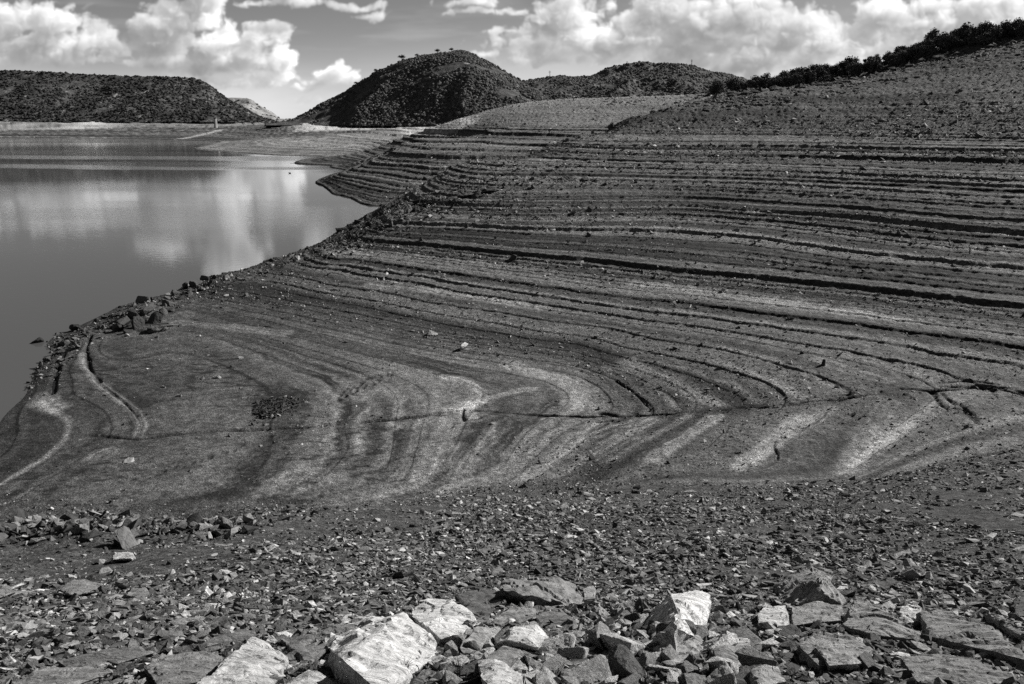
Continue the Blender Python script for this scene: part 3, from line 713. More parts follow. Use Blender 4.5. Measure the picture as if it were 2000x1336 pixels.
def oak_proto(k):
    r = random.Random(900 + k); h = 1.0
    lobes = []
    nl = r.choice((4, 5, 7, 8))
    for i in range(nl):
        a = i / nl * 6.28 + r.uniform(-.4, .4); q = r.uniform(.2, .8)
        lobes.append((q * math.cos(a), q * math.sin(a), r.uniform(.45, 1.0), r.uniform(.2, .46), r.uniform(.16, .32)))
    lobes.append((r.uniform(-.15, .15), r.uniform(-.15, .15), 1.05 + r.uniform(-.08, .12), .42, .3))
    crown = crown_mesh(k, lobes, .085, 260)
    limbs = [[((0, 0, -.25), .085), ((.02, .01, .2), .065), ((.0, .02, .45), .05)]]
    for L in lobes[::2]: limbs.append([((0, .02, .4), .045), ((L[0] * .6, L[1] * .6, L[2] * .85), .028), ((L[0], L[1], L[2]), .012)])
    V, Fc = tube(limbs)
    return mesh_np('trunk', V, Fc, m_bark, True), crown
OAK = [oak_proto(k) for k in range(6)]
def copy_thing(src):
    c = src.copy(); COL.objects.link(c)
    for ch in src.children:
        d = ch.copy(); COL.objects.link(d); d.parent = c
    return c
def make_tree(name, meshes):
    e = bpy.data.objects.new(name, None); COL.objects.link(e)
    obj('trunk', meshes[0], e); obj('crown', meshes[1], e)
    return e
TREE_SRC = [None] * 6
bx = [1370, 1390, 1450, 1500, 1560, 1620, 1680, 1750, 1800, 1850, 1900, 1950, 2000, 2080]
by = [189, 188, 181, 176, 170, 163, 152, 134, 119, 108, 97, 87, 76, 58]
cx = [1370, 1450, 1550, 1700, 1850, 2000, 2080]; cy = [187, 176, 161, 130, 90, 62, 45]
oaks = []
_t = random.Random(44)
trees_px = [(a_, b_, c_ * 1.25) for a_, b_, c_ in [(1820, 98, 3.0), (1864, 91, 2.9), (1893, 84, 2.9), (1904, 84, 2.7), (1915, 82, 2.7), (1500, 165, 2.8), (1665, 142, 2.9), (1549, 152, 3.0), (1570, 154, 2.6), (1990, 60, 4.2), (2000, 55, 4.6), (1968, 66, 3.6), (1612, 152, 2.6), (1757, 116, 2.8)]]
for k in range(150):
    px = _t.uniform(1385, 2040); a = np.interp(px, bx, by) - 1; b = np.interp(px, cx, cy)
    trees_px.append((px, a + (b - a) * _t.random() ** .9, 2.0 + 1.9 * _t.random() ** 1.6 * (1 if _t.random() < .6 else .55)))
def q_word(s): return 'tall' if s > 3.4 else 'large' if s > 2.7 else 'middling' if s > 2.1 else 'small' if s > 1.6 else 'low shrubby'
placed = []
for px, py, s in trees_px:
    p = hit(px, py, 60, 700, True)
    if math.hypot(p[0], p[1]) > 600: continue
    placed.append((px, py, s, p))
placed.sort(key=lambda t: -t[0])
ORD = ['first', 'second', 'third', 'fourth', 'fifth', 'sixth', 'seventh', 'eighth', 'ninth', 'tenth', 'eleventh', 'twelfth']
for i, (px, py, s, p) in enumerate(placed):
    k = i % 6
    if TREE_SRC[k] is None: TREE_SRC[k] = make_tree('oak_tree', OAK[k]); o = TREE_SRC[k]
    else: o = copy_thing(TREE_SRC[k])
    o.location = (p[0], p[1], p[2] - .1); o.rotation_euler = (0, 0, _t.uniform(0, 6.28)); f = _t.uniform(.85, 1.15)
    o.scale = (s * f, s * f, s * _t.uniform(.75, 1.3))
    back = py < (np.interp(px, bx, by) + np.interp(px, cx, cy)) / 2
    tenth = int((2040 - px) / 55)
    where = ['at the right edge of the photo', 'beside the trees at the right edge', 'above the rockiest shoulder on the right', 'on the upper right of the ridge', 'right of the middle of the ridge line',
             'just above the middle of the ridge line', 'in the middle of the ridge line', 'just below the middle of the ridge line', 'on the lower half of the ridge line', 'near the low left end of the tree line', 'close to the left end of the tree line', 'at the left end of the tree line', 'at the left end of the tree line'][min(tenth, 12)]
    tag(o, f"{q_word(s)} oak {'on the skyline' if back else 'in the front row'} {where}", 'tree', 'oaks along the ridge')
# pines standing out on the crest of the middle hill
pl = [(.1, 0, .95, .46, .24), (-.3, .1, .85, .38, .2), (.32, -.15, .8, .34, .2), (0, .3, .82, .34, .18)]
PINE = (mesh_np('trunk', *tube([[((0, 0, -.2), .08), ((.03, 0, .5), .06), ((.02, 0, .95), .04)], [((.03, 0, .6), .025), ((-.25, .1, .9), .012)], [((.03, 0, .65), .02), ((.3, -.1, .88), .01)]]), m_bark, True), crown_mesh(77, pl, .06, 160))
psrc = None
for (px, h_, lab) in ((757, 4.5, 'small flat topped pine low on the left crest of the middle hill'), (803, 6.5, 'widest flat topped pine on the left crest of the middle hill'), (869, 5.5, 'flat topped pine just left of the middle hill summit'),
                      (893, 4.5, 'slim pine on the very top of the middle hill'), (722, 4, 'lowest pine on the left crest of the middle hill'), (832, 4, 'little pine between the widest pine and the summit')):
    j = HC.shape[0] // 2; i = np.argmin(np.abs(1000 + HC[j, :, 0] / HC[j, :, 1] * F * CP - px + 0 * i))
    o = make_tree('pine_tree', PINE) if psrc is None else copy_thing(psrc); psrc = psrc or o
    o.location = HC[j, i]; o.scale = (h_ * 1.1, h_ * 1.1, h_); o.rotation_euler = (0, 0, _t.uniform(0, 6))
    tag(o, lab, 'tree', 'pines on the middle hill')
# low grey scrub below the oaks and on the plateau
n = 2600; px = rng.uniform(1330, 2060, n); t = rng.random(n) ** 1.6
P = []
for a, b in zip(px, t):
    y0 = np.interp(a, bx, by); P.append((a, y0 - 4 + b * 34))
P = np.array([hit(a, b, 60, 700, True) for a, b in P[:900]] + [hit(rng.uniform(1180, 1500), rng.uniform(186, 205), 150, 700, True) for _ in range(160)])
s = .25 + .7 * rng.random(len(P)) ** 2
P2 = np.array([hit(a_, np.interp(a_, bx, by) + _t.uniform(-14, 5), 60, 700, True) for a_ in rng.uniform(1375, 2060, 260)])
P = np.concatenate([P, P2]); s = np.concatenate([s, rng.uniform(.7, 1.7, len(P2))])
sc = obj('low_scrub', scatter_mesh('low_scrub', SHR, rng.integers(0, 5, len(P)), P, rotz(rng.random(len(P)) * 6.3), np.stack([s, s, s * .8], 1), m_leaf, np.where(s > .9, .045, .06 + .08 * rng.random(len(P)))))
tag(sc, 'low grey scrub on the stony ground below the oaks', None, None, 'stuff')
# ------------------------------------------------------------------ intake tower, masts, waterbird
m_conc, nt, nd, lk = new_mat('weathered concrete')
n1 = N(nt, 'ShaderNodeTexNoise', {'Scale': 1.5, 'Detail': 7.0})
v = MR(nt, n1.outputs['Fac'], .3, .7, .14, .32, 'LINEAR'); cc = N(nt, 'ShaderNodeCombineColor', {'Red': v, 'Green': v, 'Blue': v})
bs = N(nt, 'ShaderNodeBsdfPrincipled', {'Base Color': cc.outputs[0], 'Roughness': .9}); lk.new(bs.outputs[0], N(nt, 'ShaderNodeOutputMaterial').inputs[0])
m_dark, nt, nd, lk = new_mat('dark metal')
n1 = N(nt, 'ShaderNodeTexNoise', {'Scale': 3.0}); v = MR(nt, n1.outputs['Fac'], .3, .7, .04, .09, 'LINEAR'); cc = N(nt, 'ShaderNodeCombineColor', {'Red': v, 'Green': v, 'Blue': v})
bs = N(nt, 'ShaderNodeBsdfPrincipled', {'Base Color': cc.outputs[0], 'Roughness': .6, 'Metallic': .3}); lk.new(bs.outputs[0], N(nt, 'ShaderNodeOutputMaterial').inputs[0])
def empty(name, loc, label, cat, group=None):
    e = bpy.data.objects.new(name, None); COL.objects.link(e); e.location = loc; tag(e, label, cat, group); return e
tp = hit(422, 250, 500, 1400, True)
tw = empty('intake_tower', tp, 'pale concrete intake tower on the far shore below the mesa', 'tower')
H = 10.5; Rr = 1.75
obj('shaft', mesh_np('shaft', *tube([[((0, 0, -3), Rr * 1.15), ((0, 0, .6), Rr * 1.12), ((0, 0, .62), Rr), ((0, 0, H), Rr * .93)]], 16), m_conc, True), tw)
obj('deck', mesh_np('deck', *tube([[((0, 0, H), Rr * 1.2), ((0, 0, H + .45), Rr * 1.2)]], 16), m_conc), tw)
rail = [[((Rr * 1.1 * math.cos(a), Rr * 1.1 * math.sin(a), H + .45), .06), ((Rr * 1.1 * math.cos(a), Rr * 1.1 * math.sin(a), H + 1.4), .06)] for a in np.linspace(0, 2 * PI, 12, endpoint=False)]
rail.append([((Rr * 1.1 * math.cos(a), Rr * 1.1 * math.sin(a), H + 1.4), .06) for a in np.linspace(0, 2 * PI, 25)])
obj('railing', mesh_np('railing', *tube(rail, 5), m_dark), tw)
def mast_meshes():
    h = 1.0; L = []
    for sx_, sy_ in ((-1, -1), (1, -1), (1, 1), (-1, 1)): L.append([((sx_ * .075, sy_ * .075, -.1), .012), ((sx_ * .02, sy_ * .02, h), .009)])
    for k in range(6):
        z0, z1 = k / 6, (k + 1) / 6; w0, w1 = .075 - .055 * z0, .075 - .055 * z1
        for a, b in (((-1, -1), (1, -1)), ((1, -1), (1, 1)), ((1, 1), (-1, 1)), ((-1, 1), (-1, -1))):
            L.append([((a[0] * w0, a[1] * w0, z0), .006), ((b[0] * w1, b[1] * w1, z1), .006)])
    A = [[((-w_, 0, z), .010), ((0, 0, z + .03), .014), ((w_, 0, z), .010)] for z, w_ in ((.78, .17), (.9, .13))]
    return mesh_np('lattice_shaft', *tube(L, 5), m_dark), mesh_np('cross_arm', *tube(A, 5), m_dark)
MS = mast_meshes(); msrc = None
for px, hgt, lab in ((1073, 15, 'thin lattice mast on the low saddle right of the steep hill'), (1219, 11, 'shortest thin mast on the left shoulder of the wooded hill'), (1341, 14, 'thin mast right of the top of the wooded hill')):
    j = HR.shape[0] // 2; i = np.argmin(np.abs(1000 + HR[j, :, 0] / HR[j, :, 1] * F * 1.03 - px))
    if msrc is None:
        e = empty('power_mast', (0, 0, 0), lab, 'mast'); obj('lattice_shaft', MS[0], e); obj('cross_arm', MS[1], e); msrc = e
    else: e = copy_thing(msrc)
    e.location = HR[j, i]; e.scale = (hgt, hgt, hgt); tag(e, lab, 'mast', 'masts on the wooded hill')
# waterbird: body and neck grown as one skin
m_bird, nt, nd, lk = new_mat('dark plumage')
n1 = N(nt, 'ShaderNodeTexNoise', {'Scale': 14.0}); v = MR(nt, n1.outputs['Fac'], .3, .7, .015, .035, 'LINEAR'); cc = N(nt, 'ShaderNodeCombineColor', {'Red': v, 'Green': v, 'Blue': v})
bs = N(nt, 'ShaderNodeBsdfPrincipled', {'Base Color': cc.outputs[0], 'Roughness': .7}); lk.new(bs.outputs[0], N(nt, 'ShaderNodeOutputMaterial').inputs[0])
V, Fc = tube([[((.55, 0, .16), .015), ((.42, 0, .12), .10), ((.22, 0, .13), .24), ((0, 0, .13), .27), ((-.2, 0, .13), .20), ((-.33, 0, .16), .11), ((-.42, 0, .24), .08), ((-.46, 0, .34), .075), ((-.52, 0, .40), .095), ((-.60, 0, .40), .07), ((-.66, 0, .385), .025), ((-.76, 0, .375), .012)]], 14)
V[:, 1] *= .8
bp_ = at_z(566, 338.5, WATER)
bird = obj('waterbird', mesh_np('waterbird', V * .8, Fc, m_bird, True), None, bp_); tag(bird, 'small dark waterbird swimming left on the calm lake', 'bird')
wing = tube([[((.44, 0, .2), .02), ((.2, 0, .30), .10), ((-.1, 0, .29), .12), ((-.24, 0, .22), .03)]], 8)
wing[0][:, 1] *= 1.7; obj('folded_wings', mesh_np('folded_wings', wing[0] * .8, wing[1], m_bird, True), bird)
# ------------------------------------------------------------------ rock
def rock_material(name, rot, streak):
    m, nt, nd, lk = new_mat(name)
    att = N(nt, 'ShaderNodeAttribute', attribute_name='tone')
    geo = N(nt, 'ShaderNodeTexCoord').outputs['Object']
    mp = N(nt, 'ShaderNodeMapping', {'Vector': geo, 'Rotation': rot, 'Scale': (1, streak, streak)})
    a = N(nt, 'ShaderNodeTexNoise', {'Vector': mp.outputs[0], 'Scale': 3.0, 'Detail': 9.0, 'Roughness': .72, 'Distortion': .6})
    b = N(nt, 'ShaderNodeTexNoise', {'Vector': geo, 'Scale': 9.0, 'Detail': 8.0, 'Roughness': .7})
    c = N(nt, 'ShaderNodeTexNoise', {'Vector': geo, 'Scale': 60.0, 'Detail': 4.0, 'Roughness': .7})
    cr = N(nt, 'ShaderNodeTexNoise', {'Vector': mp.outputs[0], 'Scale': 2.2, 'Detail': 4.0, 'Roughness': .5, 'Distortion': 1.2})
    crack = MR(nt, M(nt, 'ABSOLUTE', M(nt, 'SUBTRACT', cr.outputs['Fac'], .5)), .0, .022, .45, 1.0, 'LINEAR')
    v = M(nt, 'MULTIPLY', att.outputs['Fac'], MR(nt, a.outputs['Fac'], .3, .7, .62, 1.25, 'LINEAR'))
    v = M(nt, 'MULTIPLY', v, MR(nt, b.outputs['Fac'], .32, .55, .62, 1.08, 'LINEAR'))
    v = M(nt, 'MULTIPLY', v, MR(nt, c.outputs['Fac'], .3, .7, .78, 1.22, 'LINEAR'))
    v = M(nt, 'MULTIPLY', v, crack)
    cc = N(nt, 'ShaderNodeCombineColor', {'Red': v, 'Green': v, 'Blue': v})
    h = M(nt, 'ADD', M(nt, 'ADD', M(nt, 'MULTIPLY', a.outputs['Fac'], .05), M(nt, 'MULTIPLY', b.outputs['Fac'], .02)), M(nt, 'MULTIPLY', c.outputs['Fac'], .006))
    h = M(nt, 'ADD', h, M(nt, 'MULTIPLY', crack, .012))
    bp = N(nt, 'ShaderNodeBump', {'Strength': 1.0, 'Distance': .8, 'Height': h})
    bs = N(nt, 'ShaderNodeBsdfPrincipled', {'Base Color': cc.outputs[0], 'Roughness': .85, 'Normal': bp.outputs[0], 'Specular IOR Level': .25})
    lk.new(bs.outputs[0], N(nt, 'ShaderNodeOutputMaterial').inputs[0])
    return m
ROCK = [rock_material('schist rock', (.3, .5, .9), 3.4), rock_material('bedded rock', (.1, .25, -.3), 4.0), rock_material('blocky rock', (.6, .2, 1.8), 2.2), rock_material('shard rock', (.4, .8, .3), 1.3)]
def nz3(P, sc, seed, octv=4, gain=.55):
    s = 0; a = 1; t = 0
    for k in range(octv):
        s = s + a * (vnoise3(P[:, 0] * sc, P[:, 1] * sc, P[:, 2] * sc, seed + k) - .5); t += a; a *= gain; sc *= 2.1
    return s / t * 2
def hull_mesh(pts, edge, bump, seed, bed=None, bedamp=0.0, bedn=14.0):
    """convex body through pts, subdivided to edge length, roughened and bedded"""
    bm = bmesh.new()
    for p in pts: bm.verts.new(p)
    bmesh.ops.convex_hull(bm, input=bm.verts)
    bmesh.ops.delete(bm, geom=[v for v in bm.verts if not v.link_faces], context='VERTS')
    bmesh.ops.triangulate(bm, faces=bm.faces)
    for _ in range(9):
        el = [e for e in bm.edges if e.calc_length() > edge]
        if not el or len(bm.faces) > 14000: break
        bmesh.ops.subdivide_edges(bm, edges=el, cuts=1, use_grid_fill=False)
        bmesh.ops.triangulate(bm, faces=[f for f in bm.faces if len(f.verts) > 3])
    bmesh.ops.smooth_vert(bm, verts=bm.verts, factor=.35, use_axis_x=True, use_axis_y=True, use_axis_z=True)
    bm.normal_update()
    V = np.array([v.co[:] for v in bm.verts]); Nn = np.array([v.normal[:] for v in bm.verts]); Fc = np.array([[v.index for v in f.verts] for f in bm.faces]); bm.free()
    size = np.ptp(V, axis=0).max()
    d = bump * size * (nz3(V + seed * 7.3, 2.2 / size, seed, 3) + .55 * nz3(V + seed * 3.1, 8 / size, seed + 9, 4))
    # chipped facets: flat steps at random levels
    f = nz3(V + seed, 3.4 / size, seed + 21, 2); d += bump * size * .9 * np.floor(f * 3.5) / 3.5
    if bed is not None:
        bed = np.array(bed, float); bed /= np.linalg.norm(bed)
        c = V @ bed / size * bedn + 1.8 * nz3(V, 2.2 / size, seed + 31, 3)
        ph = c - np.floor(c); d += bedamp * size * (np.where(ph < .8, ph, (1 - ph) * 4) - .5) * (.5 + vnoise3(np.floor(c), V[:, 0] * 2 / size, V[:, 1] * 2 / size, seed))
    return V + Nn * d[:, None], Fc
def sight_point(px, py, f):
    """point on a sight line, lifted off the ground by moving it a fraction f of the distance nearer"""
    g = hit(px, py, 1.5, 900, True)
    return g * (1 - f)
def boulder(label, pts, tone, seed, mat=0, edge=.03, bump=.03, bed=None, bedamp=0.0, bedn=14., drop=.3, group=None, name='boulder', thick=1.12):
    P = np.array([sight_point(*p) for p in pts])
    size = np.ptp(P, axis=0).max()
    back = P * (1 + .04 * (thick - 1) / .12) ; back[:, 2] -= drop * size
    base = P.mean(0); base[2] = P[:, 2].min() - .05
    Q_ = np.concatenate([P, back]) - base
    V, Fc = hull_mesh(Q_, max(edge, size * .022), bump, seed, bed, bedamp, bedn)
    o = obj(name, mesh_np(name, V, Fc, ROCK[mat], False, {'tone': np.full(len(V), tone)}), None, base)
    return tag(o, label, 'boulder', group)
BL = []
def B(label, pts, tone, **k):
    BL.append((label, np.mean([p[0] for p in pts]), np.mean([p[1] for p in pts]))); return boulder(label, pts, tone, 100 + len(BL), **k)
B('big pale streaked slab leaning left, dark hollow under its left end', [(715,1228,.20),(764,1204,.19),(790,1196,.16),(839,1230,.09),(860,1277,.05),(812,1317,.06),(735,1345,.13),(671,1290,.21),(640,1240,.08),(612,1302,.0),(606,1228,.0),(690,1330,.10)], 0.49, bed=(.8,.4,.5), bedamp=.012, bump=.032)
B('pale split slab with thin cracks, behind the big streaked slab', [(795,1184,.10),(836,1162,.13),(870,1159,.12),(891,1181,.08),(941,1221,.035),(901,1255,.015),(891,1274,.0),(845,1233,.06),(792,1196,.08)], 0.49, bump=.028)
B('broad pale slab at the bottom left, cracked across its foot', [(495,1246,.12),(470,1261,.13),(426,1298,.10),(380,1345,.10),(480,1350,.08),(545,1323,.05),(588,1314,.03),(555,1283,.05),(520,1256,.08)], 0.39, bump=.032, bed=(.5,.3,.8), bedamp=.01)
B('pale wedge shaped stone at the bottom edge below the hollow', [(547,1340,.10),(603,1306,.14),(628,1317,.13),(668,1336,.08),(600,1350,.12),(680,1350,.08)], 0.41)
B('grey thin bedded block left of the streaked slab', [(616,1233,.08),(660,1222,.09),(708,1222,.07),(650,1262,.08),(590,1280,.05),(560,1262,.04),(545,1246,.05),(600,1300,.02)], .17, mat=1, bed=(.2,-.3,.9), bedamp=.014)
B('dark rounded boulder touching the right of the pale split slab', [(903,1188,.07),(925,1174,.09),(955,1170,.09),(968,1182,.06),(958,1204,.03),(930,1212,.02),(908,1208,.03)], .10, bump=.05)
B('dark low boulder behind the dark rounded one', [(892,1165,.05),(915,1150,.07),(950,1146,.08),(982,1160,.07),(988,1176,.04),(960,1186,.02),(905,1182,.02)], .095, bump=.05)
B('long craggy outcrop with a black shaded face and pale right end', [(974,1150,.13),(985,1138,.13),(1030,1140,.15),(1067,1134,.17),(1086,1123,.17),(1120,1129,.14),(1140,1148,.09),(1150,1170,.03),(1118,1194,.0),(1040,1178,.0),(986,1168,.0)], .20, bump=.06, mat=2)
B('pale knob joined to the right end of the craggy outcrop', [(1138,1150,.07),(1155,1142,.08),(1166,1150,.07),(1164,1168,.04),(1140,1172,.03)], .28)
B('flat grey slab below the craggy outcrop', [(965,1205,.05),(999,1184,.08),(1045,1190,.07),(1040,1206,.05),(1014,1218,.03),(943,1222,.02)], .22, bump=.034)
B('darker flat slab with grit on top, right of the flat grey slab', [(1045,1202,.06),(1067,1190,.08),(1104,1196,.07),(1123,1215,.05),(1117,1230,.02),(1073,1231,.02),(1046,1216,.03)], .15, bump=.03, mat=1)
B('rounded boulder with a bright cap below the pale split slab', [(897,1264,.08),(908,1242,.12),(930,1228,.13),(955,1224,.12),(977,1233,.09),(960,1262,.06),(940,1279,.04),(905,1276,.05)], .24, bump=.045)
B('pale arched slab with a black gap beneath it', [(968,1256,.11),(1005,1224,.14),(1048,1221,.13),(1076,1243,.09),(1050,1264,.08),(1030,1246,.14),(990,1250,.15)], 0.46, bump=.034, drop=.12)
B('grey block sheltered under the arched slab', [(946,1282,.10),(983,1260,.13),(1017,1266,.13),(1040,1288,.08),(1027,1300,.07),(970,1300,.08)], .22, bump=.04)
B('pale angular block at the bottom centre', [(931,1288,.13),(968,1286,.15),(1024,1312,.12),(1016,1336,.11),(958,1345,.13),(934,1318,.13)], 0.46, bump=.03)
B('upright pale block with a dark left face', [(1309,1159,.21),(1358,1150,.19),(1389,1159,.16),(1388,1176,.15),(1377,1205,.12),(1373,1246,.07),(1321,1186,.24),(1315,1222,.22),(1285,1170,.13),(1272,1187,.06),(1250,1247,.0),(1262,1262,.0)], 0.56, bump=.032, drop=.15)
B('cracked grey mass under the upright pale block', [(1285,1262,.07),(1315,1226,.09),(1360,1236,.08),(1374,1262,.05),(1346,1290,.06),(1310,1300,.05),(1270,1285,.05)], .27, bump=.05, mat=2)
B('wedge shaped block with a long black front edge', [(1172,1238,.13),(1190,1234,.14),(1234,1256,.13),(1262,1262,.09),(1228,1282,.06),(1175,1254,.06)], 0.39, bump=.03)
B('big brown grey boulder with a pale right flank', [(1514,1142,.02),(1540,1126,.10),(1583,1105,.19),(1612,1111,.20),(1606,1150,.19),(1632,1122,.13),(1651,1168,.03),(1644,1182,.01),(1580,1184,.05),(1524,1178,.0)], .24, bump=.045, drop=.2)
B('pale block with a flat top left of the layered slab', [(1480,1190,.10),(1492,1183,.11),(1535,1180,.11),(1542,1201,.08),(1538,1224,.03),(1484,1238,.03)], 0.41, bump=.036)
B('layered slab lying in front of the big boulder', [(1542,1182,.09),(1600,1176,.10),(1644,1182,.10),(1647,1211,.05),(1586,1216,.06),(1548,1222,.04)], .24, mat=1, bed=(.1,-.4,.9), bedamp=.016, bump=.03)
B('large dipping slab right of the layered slab', [(1658,1184,.10),(1678,1170,.12),(1740,1208,.10),(1818,1235,.06),(1821,1252,.03),(1705,1240,.06),(1647,1220,.07)], .24, mat=1, bed=(-.4,-.3,.85), bedamp=.014, bump=.036)
B('round pale rock behind the dipping slab', [(1750,1192,.05),(1760,1180,.07),(1776,1176,.08),(1801,1187,.06),(1794,1208,.02),(1768,1218,.01)], 0.49, bump=.06)
B('long ribbed slab sloping down to the right edge', [(1798,1200,.10),(1849,1187,.12),(1910,1214,.11),(1961,1249,.10),(2015,1290,.08),(1944,1275,.06),(1821,1245,.05)], .21, mat=1, bed=(-.35,-.35,.85), bedamp=.014, bump=.03)
B('thin pale ridge of rock at the right edge', [(1915,1196,.07),(1928,1194,.08),(1975,1216,.08),(2020,1236,.08),(2010,1252,.04),(1940,1216,.04)], .27, mat=1, bump=.04)
B('black boulder at the right edge', [(1978,1172,.06),(1995,1164,.08),(2030,1166,.08),(2030,1200,.02),(1985,1204,.02)], .06)
B('dark peaked rock alone on the right of the rubble slope', [(1770,1114,.02),(1785,1096,.05),(1800,1090,.06),(1820,1100,.05),(1833,1114,.02)], .07)
B('dark low rock left of the dark peaked rock', [(1692,1108,.02),(1712,1096,.04),(1732,1104,.04),(1726,1122,.01),(1696,1122,.01)], .07)
B('flat dark slab below the dark low rock', [(1680,1136,.02),(1740,1128,.04),(1762,1136,.03),(1730,1146,.01),(1690,1144,.01)], .08, mat=1)
B('dark boulder with a pale layered top on the left', [(116,1152,.06),(138,1136,.09),(162,1131,.11),(206,1139,.06),(180,1152,.05),(150,1164,.03),(112,1160,.03)], .17, mat=1, bed=(.2,-.2,.9), bedamp=.014)
B('grey boulder on the rubble right of the layered boulder', [(246,1162,.04),(258,1148,.07),(282,1145,.07),(297,1158,.04),(280,1168,.02),(250,1168,.01)], .2)
B('pointed rock with a black left side at the left edge', [(-25,1165,.04),(-5,1140,.08),(12,1139,.09),(30,1156,.05),(0,1168,.02)], .22)
B('pale flat rock in front of the pointed rock', [(-10,1162,.03),(30,1155,.04),(58,1153,.04),(50,1164,.01),(0,1168,.01)], .28, mat=1)
B('isolated pale flat slab on the dark gravel bench', [(215,1089,.02),(226,1080,.035),(255,1078,.035),(262,1086,.025),(258,1092,.01),(220,1093,.01)], 0.37, mat=1, bed=(0,-.2,.9), bedamp=.014, drop=.15)
B('long grey slab tilted to the right in the left rubble', [(331,1214,.06),(352,1206,.08),(394,1203,.07),(388,1212,.05),(345,1224,.03)], .2, bump=.034)
B('low wide slab near the bottom left corner', [(20,1330,.06),(90,1300,.09),(160,1296,.09),(220,1312,.06),(130,1345,.05),(30,1350,.05)], .2, mat=1, bed=(.1,-.3,.9), bedamp=.014)
B('dark bedded slab above the low wide slab', [(110,1290,.05),(180,1270,.08),(270,1262,.08),(300,1275,.05),(230,1296,.03),(130,1304,.03)], .15, mat=1, bed=(.2,-.3,.9), bedamp=.016)
B('grey bedded ledge left of the broad pale slab', [(280,1300,.06),(330,1276,.09),(400,1268,.09),(440,1280,.06),(400,1330,.04),(310,1345,.04)], .18, mat=1, bed=(.25,-.3,.9), bedamp=.016)
B('dark slanting ledge above the broad pale slab', [(380,1262,.05),(430,1240,.08),(480,1230,.08),(500,1240,.06),(450,1262,.04),(395,1276,.03)], .13, mat=1, bed=(.25,-.3,.9), bedamp=.014)
B('flaky layered mound at the bottom right', [(1560,1258,.08),(1600,1236,.11),(1660,1244,.11),(1700,1268,.08),(1670,1300,.05),(1600,1300,.06)], .22, mat=1, bed=(.05,-.5,.85), bedamp=.016, bump=.05)
B('stepped flake pile in front of the dipping slab', [(1590,1262,.12),(1640,1250,.13),(1690,1272,.10),(1680,1296,.07),(1620,1300,.08)], .26, mat=1, bed=(.05,-.6,.8), bedamp=.018, bump=.05)
B('low grey ledge at the bottom right edge', [(1760,1285,.07),(1830,1270,.09),(1900,1290,.08),(1980,1320,.07),(1900,1350,.05),(1790,1330,.05)], .2, mat=1, bed=(-.3,-.35,.85), bedamp=.014)
B('squarish grey block beside the bottom flake pile', [(1395,1270,.09),(1420,1258,.11),(1445,1262,.10),(1442,1300,.05),(1400,1302,.05)], .2, mat=2, bump=.03)
B('narrow dark slab standing on the squarish block', [(1390,1252,.10),(1430,1240,.11),(1446,1248,.09),(1400,1266,.07)], .14, bump=.034)
B('rounded stone pair member at the bottom, right of the squarish block', [(1468,1310,.08),(1490,1290,.11),(1520,1296,.10),(1540,1330,.06),(1480,1345,.06)], .28, bump=.04)
B('upright fluted rock below the upright pale block', [(1420,1250,.08),(1432,1240,.09),(1466,1246,.09),(1472,1300,.03),(1425,1290,.04)], 0.37, mat=0, bump=.04)
# ------------------------------------------------------------------ loose stones
def stone_proto(seed, flat, detail):
    r = np.random.default_rng(seed)
    n = 15 if detail else 10
    p = r.uniform(-1, 1, (n, 3)); p /= np.maximum(np.abs(p).max(1), np.linalg.norm(p, axis=1) * .78)[:, None]
    p *= np.array([1, r.uniform(.55, .95), flat])
    if detail:
        return hull_mesh(p, .22, .03, seed, (r.normal() * .3, r.normal() * .3, 1) if flat < .5 else None, .035, 9)
    bm = bmesh.new()
    for q in p: bm.verts.new(q)
    bmesh.ops.convex_hull(bm, input=bm.verts)
    bmesh.ops.delete(bm, geom=[v for v in bm.verts if not v.link_faces], context='VERTS')
    bmesh.ops.triangulate(bm, faces=bm.faces); bm.normal_update(); bm.verts.index_update()
    V = np.array([v.co[:] for v in bm.verts]); Fc = np.array([[v.index for v in f.verts] for f in bm.faces]); bm.free()
    return V, Fc
SHAPES = [('flat slab', .22), ('flake', .30), ('wedge', .45), ('block', .62), ('lump', .8), ('flat slab', .26), ('block', .55), ('wedge', .4)]
LOW = [stone_proto(s, f, False) for s, f in zip(range(40, 64), [.18, .25, .3, .4, .5, .6, .75, .3, .22, .35, .45, .55] * 2)]
def rand_rot(n, r, tilt):
    a = r.random(n) * 6.283; R = rotz(a)
    t = r.normal(size=(n, 2)) * tilt
    c, s = np.cos(t[:, 0]), np.sin(t[:, 0]); X = np.zeros((n, 3, 3)); X[:, 0, 0] = 1; X[:, 1, 1] = c; X[:, 1, 2] = -s; X[:, 2, 1] = s; X[:, 2, 2] = c
    c, s = np.cos(t[:, 1]), np.sin(t[:, 1]); Y = np.zeros((n, 3, 3)); Y[:, 1, 1] = 1; Y[:, 0, 0] = c; Y[:, 0, 2] = s; Y[:, 2, 0] = -s; Y[:, 2, 2] = c
    return np.einsum('nij,njk,nkl->nil', X, Y, R)
def slope_rot(x, y, h=.3):
    """rotation that lays a stone on the slope at x, y"""
    zx = (base_z(x + h, y) - base_z(x - h, y)) / (2 * h); zy = (base_z(x, y + h) - base_z(x, y - h)) / (2 * h)
    n = np.stack([-zx, -zy, np.ones_like(zx)], 1); n /= np.linalg.norm(n, axis=1)[:, None]
    t = np.stack([np.ones_like(zx), 0 * zx, zx], 1); t /= np.linalg.norm(t, axis=1)[:, None]
    b = np.cross(n, t)
    return np.stack([t, b, n], 2)
def tones(n, r):
    u = r.random(n); return np.where(u < .60, r.uniform(.05, .14, n), np.where(u < .86, r.uniform(.15, .30, n), r.uniform(.32, .58, n)))
